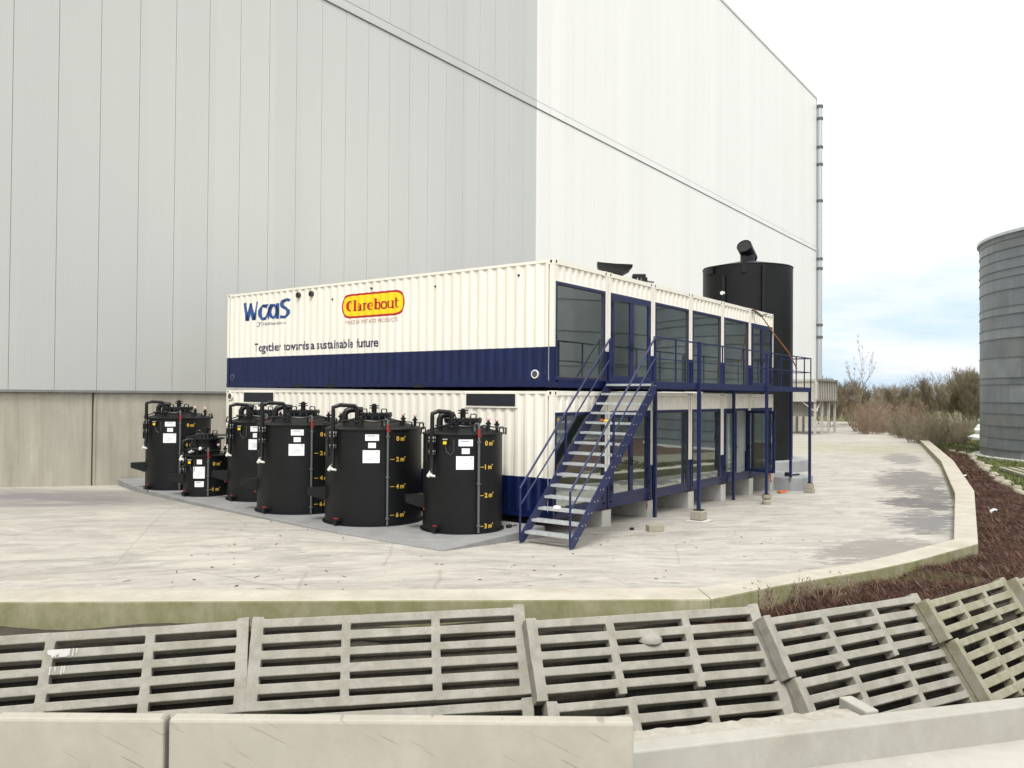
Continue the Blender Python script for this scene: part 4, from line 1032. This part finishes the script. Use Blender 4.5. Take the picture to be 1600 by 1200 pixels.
def marks(vals, h, zs): return [(('-' if 0 else '')+v, z, d_) for v,z,d_ in zs]
mE = [('0 m³',1.935,0),('2 m³',1.475,1),('4 m³',.87,1),('6 m³',.235,1)]
mF = [('0 m³',1.90,0),('1 m³',1.40,1),('2 m³',.80,1),('3 m³',.15,1)]
mA = [('0 m³',1.95,0),('1 m³',1.36,1),('2 m³',.72,1)]
mB = [('0 m³',.92,0),('1 m³',.20,1)]
def at_px(px, py, Rr):
    dx = (px-800)/FPX; dy = (600-py)/FPX; dr = fw + rv*dx + uvv*dy
    tt = (PADZ-CAM.z)/dr.z; p = CAM + dr*tt; dh = Vector((dr.x,dr.y,0)).normalized()
    c = p + dh*Rr; return c.x, c.y
dosing_tank('rightmost black dosing tank with a 0 to 3 m³ scale beside the stairs', *at_px(722,835,.87), .87, 1.95, mF)
dosing_tank('wide black dosing tank with its whole 0 to 6 m³ scale visible', *at_px(583,823,1.11), 1.11, 2.0, mE, box=False)
dosing_tank('wide black dosing tank whose yellow scale is half hidden by its neighbour', *at_px(472,804,1.11), 1.11, 2.02, mE, box=False)
dosing_tank('black dosing tank half hidden between the short tank and the wide tank', *at_px(408,784,.90), .90, 2.0, mF)
dosing_tank('tall black dosing tank at the far left in front of the bare concrete wall', *at_px(278,766,.94), .94, 2.02, mA)
dosing_tank('short squat black tank with three labels between taller tanks', *at_px(322,776,.62), .62, 1.0, mB, small=True)

# ---------------------------------------------------------------- tall black tank behind
tx, ty = W(11.52,40.0,0).x, W(11.52,40.0,0).y
bt = thing('storage_tank','tall black storage tank with an exhaust elbow behind the far container','tank',(tx,ty,-.15), -yaw)
RB, HB = 2.13, 9.18
q = MB(); q.lathe([(RB,0),(RB,HB),(RB-.03,HB)], 64); q.build('shell', M['black_tank'], bt, smooth=35)
q = MB(); q.lathe([(RB+.02,HB-.02),(RB+.02,HB+.03),(.5,HB+.38),(0,HB+.4)], 64); q.build('lid', M['black_tank'], bt, smooth=25)
q = MB(); q.lathe([(.34,HB+.3),(.34,HB+.75),(.30,HB+.75)],20); q.tube([(.25,.35,HB+.62),(.0,.0,HB+.85),(-.28,-.4,HB+1.12)],.36,20,caps=False); ex_ = q.build('exhaust_elbow', M['black_pipe'], bt, smooth=40)
q = MB(); q.tube([(.2,.3,HB+.64),(-.26,-.37,HB+1.10)],.33,20); q.build('pipe_mouth', M['hole'], ex_)
q = MB(); f = R(-20); p = lambda r,z,ff=f: (r*math.sin(ff),-r*math.cos(ff),z)
a = p(RB+.03,HB-.45); q.box(a[0]-.12,a[0]+.12,a[1]-.03,a[1]+.03,HB-.42,HB+.25); q.tube([p(RB,HB+.25),p(RB+.06,HB+.25)],.12,14); q.build('lifting_lug', M['black_pipe'], bt)
q = MB(); q.tube([p(RB+.07,.4,R(3)),p(RB+.07,HB-.1,R(3))],.09,8); q.tube([p(RB+.1,1,R(-45)),p(RB+.1,HB-.5,R(-45))],.07,8); q.build('riser_pipe', M['black_pipe'], bt, smooth=40)
q = MB(); q.tube([p(RB+.1,HB-1.35,R(-45)),p(RB+.25,HB-1.35,R(-45))],.09,12); q.build('valve_cap', M['white_plastic'], bt, smooth=40)
q = MB(); q.lathe([(RB+.005,4.2),(RB+.02,4.2),(RB+.02,4.28),(RB+.005,4.28)],64); q.build('strap_band', M['black_pipe'], bt)
q = MB(); f = R(-72); curved_plate(q,RB,f,.8,HB-.35,HB+.02,.10); q.build('ladder_guard', M['black_pipe'], bt)
def octagon(x,y,rx,ry,rot=0): return [(x+rx*math.cos(rot+math.pi/8+i*math.pi/4)/math.cos(math.pi/8), y+ry*math.sin(rot+math.pi/8+i*math.pi/4)/math.cos(math.pi/8)) for i in range(8)]
q = MB(); q.prism(octagon(tx,ty,2.75,2.75,-.2), -.9, -.16); o = q.build('plinth', M['plinth'], bevel=.02); tag(o,'grey octagonal concrete plinth under the tall black tank','plinth')
q = MB(); q.prism([(15.05,-.62),(15.5,-1.0),(16.75,-.92),(17.6,.2),(17.6,2.4),(15.25,2.4),(15.05,1.9)], -.9, -.18); o = q.build('plinth', M['plinth'], bevel=.02); tag(o,'low grey faceted concrete plinth beside the last balcony footing','plinth')
t = thing('anchor_clamp','black clamp tool lying on the low grey plinth','tool',(15.9,-.3,-.18))
q = MB(); q.tube([(-.4,0,.04),(.5,-.2,.03)],.03,6); q.build('clamp_bar', M['hole'], t); q = MB(); q.box(-.3,-.1,-.05,.1,0,.14); q.build('clamp_head', M['hole'], t)

# ---------------------------------------------------------------- roof items, strap and loose things
t = thing('roof_cowl','black half pipe cowl lying on the roof edge above the upper doors','vent cowl',(4.62,1.0,ZU+H+.05), -yaw)
q = MB(); n = 14
secs = [(-.50,.14,.16,.58),(-.47,.18,.23,.56),(-.30,.2,.29,.54),(-.05,.2,.32,.52),(.20,.19,.31,.51),(.36,.16,.22,.51),(.47,.10,.08,.51)]
ring = lambda sc: [(sc[0], sc[1]*math.cos(R(180+180*i/n)), sc[3]+sc[2]*math.sin(R(180+180*i/n))) for i in range(n+1)]
for s0,s1 in zip(secs,secs[1:]):
    A,B = ring(s0),ring(s1)
    for i in range(n): q.quad(A[i],B[i],B[i+1],A[i+1])
    q.quad(A[0],A[n],B[n],B[0])
q.add(ring(secs[0]),[tuple(range(n+1))]); q.add(ring(secs[-1]),[tuple(range(n,-1,-1))])
o = q.build('cowl', M['black_pipe'], t, smooth=40)
q = MB(); q.lathe([(.13,0),(.13,.28)],14,(.08,0)); q.build('stub_pipe', M['black_pipe'], t, smooth=40)
t = thing('roof_fan','small black fan unit on the roof above the second upper container','fan',(6.08,1.0,ZU+H-.02), -yaw)
q = MB(); q.box(-.21,.17,-.12,.12,.40,.50); q.box(-.22,-.10,-.1,.1,.36,.44); q.build('motor', M['black_pipe'], t, bevel=.02)
q = MB(); q.box(-.15,-.09,-.1,.1,0,.40); q.box(.06,.21,-.12,.12,0,.40); q.box(-.04,.02,-.1,.1,0,.40); q.build('leg', M['black_pipe'], t)
q = MB(); q.tube([(.2,0,.30),(.42,0,.27)],.03,8); q.build('outlet', M['grey_pipe'], t)
t = thing('lashing_strap','orange lashing strap slung from the container roof to the balcony railing','strap',(12.6,0,5.85))
q = MB(); pts_ = [(0,-.03,.02),(.40,-.2,-.2),(.95,-.5,-.85),(1.45,-.82,-1.45),(1.85,-1.0,-2.02)]
for a,b in zip(pts_,pts_[1:]): q.bar(a,b,.055,.012)
q.build('webbing', M['rust_strap'], t)
q = MB(); q.bar((.02,-.03,.0),(.42,-.22,-.22),.08,.05); q.bar((.40,-.2,-.20),(.85,-.24,-.10),.05,.03); q.build('ratchet', M['bark'], t)
q = MB(); pts_ = [(0,0,.0),(.02,-.02,-.12),(-.01,-.01,-.26)]
for a,b in zip(pts_,pts_[1:]): q.bar(a,b,.03,.012)
o = q.build('red_strap', M['red'], loc=(4.55,-.02,.02)); tag(o,'short red strap hanging from the container corner by the second block','strap')
q = MB(); q.tube([(0,0,0),(.03,-.03,-.16),(-.03,-.04,-.26),(.02,-.05,-.34)],.028,6); o = q.build('orange_sling', M['orange'], loc=(14.45,-.03,.02)); tag(o,'orange sling hanging under the far right door by the last block','strap')
q = MB(); rnd = random.Random(8); ps = []
for k in range(14): ps.append((.30*math.cos(k*.9)+k*.025, .12*math.sin(k*1.3), .03+.02*(k%3)))
q.tube(ps,.022,6); o = q.build('orange_rope', M['orange'], loc=(14.0,-.55,G(14,0)), smooth=50); tag(o,'tangled orange rope on the ground beside the low grey plinth','rope')
q = MB(); q.box(-.2,.2,-.1,.1,0,.155); o = q.build('paver_block', M['footing'], bevel=.008, loc=(2.54,-1.27,G(2.5,0))); o.rotation_euler=(0,0,R(-37)); tag(o,'single grey brown paving block lying loose on the yard right of the stairs','paving block')
q = MB(); q.box(-.10,.02,-.03,.05,0,.07); q.tube([(.02,0,.03),(.24,0,.03)],.012,6); o = q.build('hand_lever', M['hole'], loc=(-.75,.62,PADZ)); tag(o,'small black lever tool on the pad by the stair foot','tool')
q = MB(); q.lathe([(.05,0),(.06,.04),(.05,.05),(0,.05)],8); o = q.build('black_cap', M['hole'], loc=(2.35,-.75,G(2,0))); tag(o,'small black cap on the yard by the first concrete block','cap')

# ---------------------------------------------------------------- steel hopper on legs, far right
hp = thing('steel_hopper','pale ribbed steel hopper box on tall legs at the far end of the yard','hopper',(62.8,11.9,-.69))
q = MB(); q.box(0,7,0,3.3,3.25,5.2); q.build('box_body', M['hopper'], hp)
q = MB()
for k in range(9): q.box(.15+k*.83,.27+k*.83,-.12,.0,3.25,5.2)
for k in range(0): pass
q.box(-.05,7.05,-.15,-.001,5.05,5.25); q.box(-.05,7.05,-.15,-.001,3.15,3.3); q.build('rib', M['hopper_dark'], hp)
q = MB(); q.box(-.12,-.002,-.05,3.35,5.0,5.22); q.box(-.1,-.002,-.05,3.35,3.1,3.3); q.box(-.14,-.002,-.14,.12,3.3,5.0); q.build('corner_frame', M['hopper'], hp)
q = MB(); q.tube([(-.06,2.6,4.4),(-.001,2.6,4.4)],.28,14); q.build('port', M['hole'], hp)
for x in (.05,2.3,4.6,6.8):
    for y in (.05,3.1): q = MB(); q.box(x,x+.2,y,y+.2,0,3.14); q.build('leg', M['hopper'], hp)
q = MB(); q.bar((0.05,.15,2.2),(0.05,1.3,3.1),.1); q.bar((.1,0,2.2),(1.3,0,3.1),.1); q.build('brace', M['hopper'], hp)
q = MB(); q.box(.6,6.4,.4,2.9,1.7,3.1); q.build('outlet_tray', M['hopper_dark'], hp)

# ---------------------------------------------------------------- galvanised silos
def silo(label, u, v, Rs, z0, z1, seed, few=False):
    mats = [M['galv']]*4 if few else [M['silo%d'%k] for k in range(4)]
    c = W(u,v,0); t = thing('galvanised_silo', label, 'silo', (c.x,c.y,z0), -yaw)
    h = z1-z0; n = 60; rings = [h*x for x in (0,.045,.095,.15,.205,.255,.335,.365,.455,.54,.585,.645,.68,.755,.81,.845,.89,.935,.975,1)]
    if few: rings = [h*x for x in (0,.2,.42,.62,.8,1)]
    q = MB(); rnd = random.Random(seed)
    for i,(a,b) in enumerate(zip(rings,rings[1:])):
        off = rnd.randrange(6)
        for j in range(n):
            t0 = 2*math.pi*j/n; t1 = 2*math.pi*(j+1)/n
            mi = random.Random(seed*77+i*13+(j+off)//6).choice((0,0,1,2,3))
            rr = Rs + (.012 if i%2 else 0)
            q.quad((rr*math.cos(t0),rr*math.sin(t0),a),(rr*math.cos(t1),rr*math.sin(t1),a),(rr*math.cos(t1),rr*math.sin(t1),b),(rr*math.cos(t0),rr*math.sin(t0),b),mi)
    q.build('shell', mats, t, smooth=30)
    for z in rings[1:-1]:
        q = MB(); q.lathe([(Rs+.0,z-.03),(Rs+.04,z-.025),(Rs+.04,z+.025),(Rs+.0,z+.03)], n); q.build('hoop', M['silo_ring'], t, smooth=30)
    q = MB(); q.lathe([(Rs+.02,h-.02),(Rs+.16,h-.02),(Rs+.16,h+.14),(Rs-.1,h+.14)], n); q.build('top_rim', M['galv'], t, smooth=30)
    q = MB(); q.lathe([(Rs-.1,h+.05),(Rs*.5,h+.1),(0,h+.12)], n); q.build('cover', M['silo1'], t, smooth=30)
    q = MB(); q.lathe([(Rs+.45,-.6),(Rs+.45,.12),(Rs-.1,.14)], n); q.build('base_ring', M['block'], t, smooth=30)
    return t
s1 = silo('tall galvanised ringed silo at the right frame edge', 36.85, 48.2, 8.0, -.8, 12.43, 5)
q = MB(); a = R(212)
P3 = lambda r,ang,z: (r*math.cos(ang), r*math.sin(ang), z)
q.tube([P3(8.0,a+.03,12.15),P3(8.35,a+.03,12.15),P3(8.42,a+.01,12.0),P3(8.3,a,11.7),P3(8.3,a,.2)],.11,8); q.build('downpipe', M['grey_pipe'], s1, smooth=40)
q = MB(); q.tube([P3(8.2,a-.10,11.6),P3(8.7,a-.10,11.6)],.16,8); q.build('valve', M['grey_pipe'], s1, smooth=40)
silo('second galvanised silo standing beyond the right frame edge, mirrored in the container windows', 60.3, 36.8, 15.0, -.8, 13.5, 9, few=True)
# white sheet behind the silo
q = MB(); c = W(41.0,70.6,-.8); nn = 10; rnd = random.Random(3)
for i in range(nn):
    w0 = 1.3*(1-i/nn)**1.5+.12; w1 = 1.3*(1-(i+1)/nn)**1.5+.12
    q.lathe([(w0*(1+.25*math.sin(i*2.3)),i*.3),(w1*(1+.25*math.sin(i*2.3+2.3)),(i+1)*.3)],9,(.12*math.sin(i*1.1),0))
q.lathe([(.12,3.0),(.3,3.05),(.25,3.4),(0,3.5)],9)
o = q.build('white_sheet', M['tarp'], smooth=60, loc=c); tag(o,'white plastic sheet heaped on the grass behind the silo','plastic sheet')

# ---------------------------------------------------------------- stones and dark slats at the right bank
sm = []
for k in range(3):
    q = MB(); rnd = random.Random(20+k); nn = 7
    prof = [[(.30+rnd.uniform(-.08,.08))*f for _ in range(nn)] for f in (1,1.05,.7)]
    for j,z in enumerate((-.15,.1,.26)):
        for i in range(nn): q.v.append((prof[j][i]*1.5*math.cos(2*math.pi*i/nn), prof[j][i]*math.sin(2*math.pi*i/nn), z+rnd.uniform(-.03,.03)))
    for j in range(2):
        for i in range(nn): q.f.append([j*nn+i,j*nn+(i+1)%nn,(j+1)*nn+(i+1)%nn,(j+1)*nn+i]); q.m.append(0)
    q.f.append([2*nn+i for i in range(nn)]); q.m.append(0)
    sm.append(q.mesh('edging_stone', M['stone'], 50))
rnd = random.Random(6)
for (a,b) in zip(LN,LN[1:]):
    L = math.hypot(b[0]-a[0],b[1]-a[1]); k = int(L/.95)
    for i in range(k):
        f = i/k; p = W(a[0]+(b[0]-a[0])*f+rnd.uniform(-.15,.15), a[1]+(b[1]-a[1])*f+rnd.uniform(-.15,.15), -.72)
        o = bpy.data.objects.new('edging_stone', sm[i%3]); COL.objects.link(o); o.location = p; o.rotation_euler = (0,0,R(rnd.uniform(20,60))); s = rnd.uniform(.3,.62); o.scale = (s,s,s*.8)
        tag(o,'rough pale stone in the row edging the grass below the silo','stone','rough stones edging the silo grass')
t = thing('slatted_cover','dark slatted concrete cover of long bars in the grass below the silo','concrete cover',W(23.2,37.6,-.72), math.atan2(fh.y,fh.x)-R(18))
for k in range(9):
    q = MB(); q.box(-6.5,3.2,-k*.42-.26,-k*.42,.0,.14); q.build('slat', M['slat_green'], t)

# ---------------------------------------------------------------- vegetation
def stick(mb, p, d, L, w, m=0):
    a = d.cross(Vector((.3,.5,.8))).normalized()*w; e = p+d*L
    b = len(mb.v); mb.v += [tuple(p-a), tuple(p+a), tuple(e)]; mb.f.append([b,b+1,b+2]); mb.m.append(m)
def rand_dir(rnd, up):
    a = rnd.uniform(0,6.283); return Vector((math.cos(a),math.sin(a),up)).normalized()
def bare_tree(seed, h, stems, spread, thick, mats, lev0=0):
    """bare winter tree: trunk/limbs and a crown of twigs"""
    rnd = random.Random(seed); tr = MB(); tw = MB()
    def grow(p, d, L, r, lev):
        q = p; n = 3
        for i in range(n):
            d = (d + Vector((rnd.uniform(-.16,.16),rnd.uniform(-.16,.16),rnd.uniform(0,.12)))).normalized()
            e = q + d*(L/n); r2 = r*(1-.22); (tr if lev < 2 else tw).tube([q,e],[r,r2],4 if lev < 2 else 3, caps=False); q = e; r = r2
            if lev < 3:
                for _ in range(2 if lev else 3):
                    s = rand_dir(rnd, rnd.uniform(.3,1.1)); nd = (d*.75+s*spread).normalized()
                    grow(q, nd, L*rnd.uniform(.45,.7), r*.55, lev+1)
            else:
                for _ in range(5):
                    s = rand_dir(rnd, rnd.uniform(.1,1.0)); stick(tw, q, (d*.6+s*.7).normalized(), rnd.uniform(.25,.6)*h/7, .012)
        for _ in range(3): stick(tw, q, (d+rand_dir(rnd,.3)*.5).normalized(), rnd.uniform(.3,.7)*h/7, .012)
    for k in range(stems):
        a = k*6.283/max(1,stems)+rnd.uniform(-.4,.4); off = Vector((math.cos(a),math.sin(a),0))*(.25 if stems > 1 else 0)
        d = Vector((off.x*rnd.uniform(.4,1.6),off.y*rnd.uniform(.4,1.6),1)).normalized()
        grow(off, d, h*rnd.uniform(.42,.55)*(1.5 if lev0 else 1), thick, lev0)
    return tr, tw
def make_tree(name, label, cat, group, seed, h, stems, spread, thick, bark, twig, loc, lev0=0):
    t = thing(name, label, cat, loc, 0, group); tr, tw = bare_tree(seed,h,stems,spread,thick,None,lev0)
    tr.build('trunk', M[bark], t); tw.build('crown', M[twig], t); return t
def shrub(label, seed, h, rad, nst, twig, loc, group):
    rnd = random.Random(seed); t = thing('shrub', label, 'shrub', loc, 0, group); tw = MB(); st_ = MB()
    for k in range(nst):
        a = rnd.uniform(0,6.283); rr = rad*math.sqrt(rnd.random())*.55; p = Vector((rr*math.cos(a),rr*math.sin(a),0))
        d = Vector((math.cos(a)*rnd.uniform(.1,.7),math.sin(a)*rnd.uniform(.1,.7),1)).normalized(); L = h*rnd.uniform(.6,1.0); r = .018
        q = p
        for i in range(4):
            d = (d+Vector((rnd.uniform(-.2,.2),rnd.uniform(-.2,.2),.05))).normalized(); e = q+d*L/4
            st_.tube([q,e],[r,r*.7],3,caps=False); r *= .7; q = e
            for _ in range(5): stick(tw, q, (d*.7+rand_dir(rnd,.4)*.6).normalized(), rnd.uniform(.2,.5)*h/2.5, .009)
    st_.build('stems', M[twig], t); tw.build('twigs', M[twig], t); return t
protos = [make_tree('bare_tree','bare olive brown tree in the hedgerow beyond the yard','tree','bare trees of the far hedgerow',s,hh_,stm,sp,th_,bk,tg,(0,0,0))
   for s,hh_,stm,sp,th_,bk,tg in ((1,6.2,3,.55,.07,'bark','twig_olive'),(2,6.6,2,.6,.09,'bark','twig_brown'),(3,5.8,4,.5,.06,'bark_pale','twig_olive'),(4,7.2,2,.5,.09,'bark_pale','twig_brown'))]
rnd = random.Random(12); first = [True]*4
spots = []
for row,v_ in ((0,98),(1,108),(2,121)):
    u_ = .365*v_ + rnd.uniform(0,2)
    while u_ < (.70 if row else .66)*v_+6:
        spots.append((u_+rnd.uniform(-.8,.8), v_+rnd.uniform(-4,4), row)); u_ += rnd.uniform(1.9,2.9)
for k in range(14): spots.append((60+k*7+rnd.uniform(-2,2), 95-k*5+rnd.uniform(-4,4), 3))
for i,(u_,v_,row) in enumerate(spots):
    k = rnd.randrange(4); r_ = u_/v_
    s = rnd.uniform(.72,.96)
    if .43 < r_ < .50: s *= .86
    if r_ > .52: s *= 1.12
    loc = W(u_,v_,-.85)
    if first[k]: protos[k].location = loc; protos[k].scale = (s,s,s); first[k] = False
    else: dup(protos[k], loc, rnd.uniform(0,6.28), (s,s,s))
make_tree('slender_tree','tall slender bare tree rising above the hedgerow right of the hopper','tree',None,31,6.4,1,.45,.13,'bark_pale','twig_olive',W(.425*88,88,-.85),1)
rs = [shrub('reddish willow shrub at the far end of the yard','%s'%k,3.6,1.9,110,'twig_red',(0,0,0),'reddish willow shrubs behind the yard end') for k in range(2)]
lo = [(.432,84),(.447,86),(.458,83),(.475,86),(.487,82),(.50,88),(.440,79)]
for i,(r_,v_) in enumerate(lo):
    loc = W(r_*v_,v_,-.85)
    if i < 2: rs[i].location = loc
    else: dup(rs[i%2], loc, i*1.3, (.85+.05*(i%4),)*3)
bs_ = [shrub('grey brown twiggy shrub at the end of the brush strip','%s'%(k+5),2.4,1.9,120,'twig_brown',(0,0,0),'grey brown shrubs ending the brush strip') for k in range(2)]
lo = [(.485,72),(.498,70),(.510,68),(.523,66),(.536,69),(.545,64),(.50,64),(.515,62),(.475,76),(.53,74)]
for i,(r_,v_) in enumerate(lo):
    loc = W(r_*v_,v_,-.82)
    if i < 2: bs_[i].location = loc
    else: dup(bs_[i%2], loc, i*1.7, (.75+.06*(i%5),)*3)
# far wood as one mass
q = MB(); rnd = random.Random(77)
for k in range(30000):
    v_ = rnd.uniform(128,150); u_ = rnd.uniform(.33,.95)*v_
    hgt = 5.2+1.4*math.sin(u_*.19)+.8*math.sin(u_*.53)+rnd.uniform(-.4,.9); z = -.8+hgt*rnd.random()**.8
    stick(q, W(u_,v_,z), rand_dir(rnd, rnd.uniform(.4,2.2)), rnd.uniform(.6,1.5), .03, 0 if math.sin(u_*.4+v_)>.0 else 1)
tag(q.build('far_wood', [M['twig_olive'],M['twig_brown']]), 'distant bare wood behind the hedgerow', 'wood', kind='stuff')

# red brown brush (dense low twigs) between upstand and panels
q = MB(); rnd = random.Random(5); cnt = 0
def brush_density(u,v):
    p = W(u,v,0)
    if inside((p.x,p.y), [((a[0]*1.0),(a[1]*1.0)) for a in UP_OUT]+[(110,60),(-60,60)]): return 0
    t = pt(u)
    if v < t+.12 or u < 2.7: return 0
    l = ln_u(v)
    if (l is not None and u > l-.2) or v > 56: return 0
    return 1
upo = UP_OUT+[(110,60),(-60,60)]
while cnt < 85000:
    v_ = 10 + 52*rnd.random()**2.3; u_ = rnd.uniform(.26,.72)*v_
    if not brush_density(u_,v_): continue
    # grassy bare spot
    if (u_-7.0)**2/1.2+(v_-13.9)**2/.5 < 1 and rnd.random() < .8: cnt += 1; continue
    cnt += 1
    z = terrain(u_,v_)
    far = min(1.0, max(0,(v_-10)/30)); L = rnd.uniform(.05,.20)*(1+.6*far); wd = .0026+.006*far; pale = rnd.random() < .06
    if pale: L *= 1.5
    stick(q, W(u_,v_,z-.02+rnd.random()*.08), rand_dir(rnd, rnd.uniform(-.3,1.0)), L, wd, 1 if pale else 0)
tag(q.build('brush', [M['mulch_twig'],M['mulch_pale']]), 'low red brown twiggy brush covering the bank beside the upstand', 'brush', kind='stuff')
# bare sprigs standing in front of the upstand
sp0 = [shrub('thin leafless sprig growing against the slanting upstand','%s'%(k+40),.46,.42,12,'mulch_pale',(0,0,0),'thin leafless sprigs along the slanting upstand') for k in range(2)]
lo = [(3.3,11.1),(3.75,11.5),(4.2,11.8),(4.7,12.3),(5.2,12.75),(4.45,11.6),(5.0,12.2)]
for i,(u_,v_) in enumerate(lo):
    loc = W(u_,v_,terrain(u_,v_)-.08)
    if i < 2: sp0[i].location = loc
    else: dup(sp0[i%2], loc, i*2.1, (.7+.1*(i%3),)*3)
# grass blades
q = MB(); rnd = random.Random(15); cnt = 0
while cnt < 26000:
    v_ = 26+60*rnd.random(); u_ = rnd.uniform(.45,.72)*v_; p = W(u_,v_,0)
    if inside((p.x,p.y), upo): continue
    lim = [b for a,b in ()]
    # right of the stone line or far field
    if v_ < 51:
        ls = None
        for (a,b),(c,d_) in zip(LN,LN[1:]):
            if b <= v_ <= d_: ls = a+(c-a)*(v_-b)/(d_-b)
        if ls is None or u_ < ls+.2: continue
    cnt += 1
    stick(q, W(u_,v_,-.82), rand_dir(rnd, rnd.uniform(.6,2)), rnd.uniform(.14,.34), .024)
for k in range(900):
    a = rnd.uniform(0,6.28); r_ = math.sqrt(rnd.random()); u_ = 7.0+1.0*r_*math.cos(a); v_ = 13.9+.65*r_*math.sin(a)
    stick(q, W(u_,v_,terrain(u_,v_)), rand_dir(rnd, rnd.uniform(.3,1.5)), rnd.uniform(.05,.13), .006)
tag(q.build('grass_blades', M['blade']), 'grass growing round the silo and on the bank', 'grass', kind='stuff')
# litter
for i,(u_,v_,l) in enumerate(((20.1,36.9,'torn white plastic strip caught in the brush beside the curved upstand'),(10.05,18.1,'small white scrap on the brush outside the far upstand corner'),(14.8,25.2,'white scrap of litter in the middle of the brush strip'))):
    q = MB(); rnd = random.Random(i); s = (.75,.16,.25)[i]
    ps = [(s*(k/6-.5), .06*math.sin(k*2+i), .12+.07*math.sin(k*1.3+i)) for k in range(7)]
    for a,b in zip(ps,ps[1:]): q.quad((a[0],a[1]-.06,a[2]),(b[0],b[1]-.06,b[2]+.02),(b[0],b[1]+.08,b[2]),(a[0],a[1]+.08,a[2]-.02))
    o = q.build('litter', M['label'], loc=W(u_,v_,terrain(u_,v_)+.05)); o.rotation_euler=(.3,.2,-yaw); tag(o,l,'litter')
# leaves, chips and twigs scattered on the yard
q = MB(); rnd = random.Random(9)
for k in range(170):
    u_ = rnd.uniform(-6,7); v_ = rnd.uniform(10.8,19); p = W(u_,v_,0)
    if not inside((p.x,p.y), UP_IN+[(110,60),(-60,60)]): continue
    if p.x > 0 and p.y > 0: continue
    z = G(p.x,p.y)+.004; a = rnd.uniform(0,3.14); L = rnd.choice((.01,.015,.02,.03,.07)); w_ = .007 if L > .05 else L*.7
    dx,dy = math.cos(a)*L,math.sin(a)*L; ex,ey = -math.sin(a)*w_,math.cos(a)*w_
    q.quad((p.x-dx-ex,p.y-dy-ey,z),(p.x+dx-ex,p.y+dy-ey,z+.004),(p.x+dx+ex,p.y+dy+ey,z+.008),(p.x-dx+ex,p.y-dy+ey,z))
tag(q.build('yard_debris', M['mulch']), 'scattered dark leaves and chips on the concrete yard', 'debris', kind='stuff')
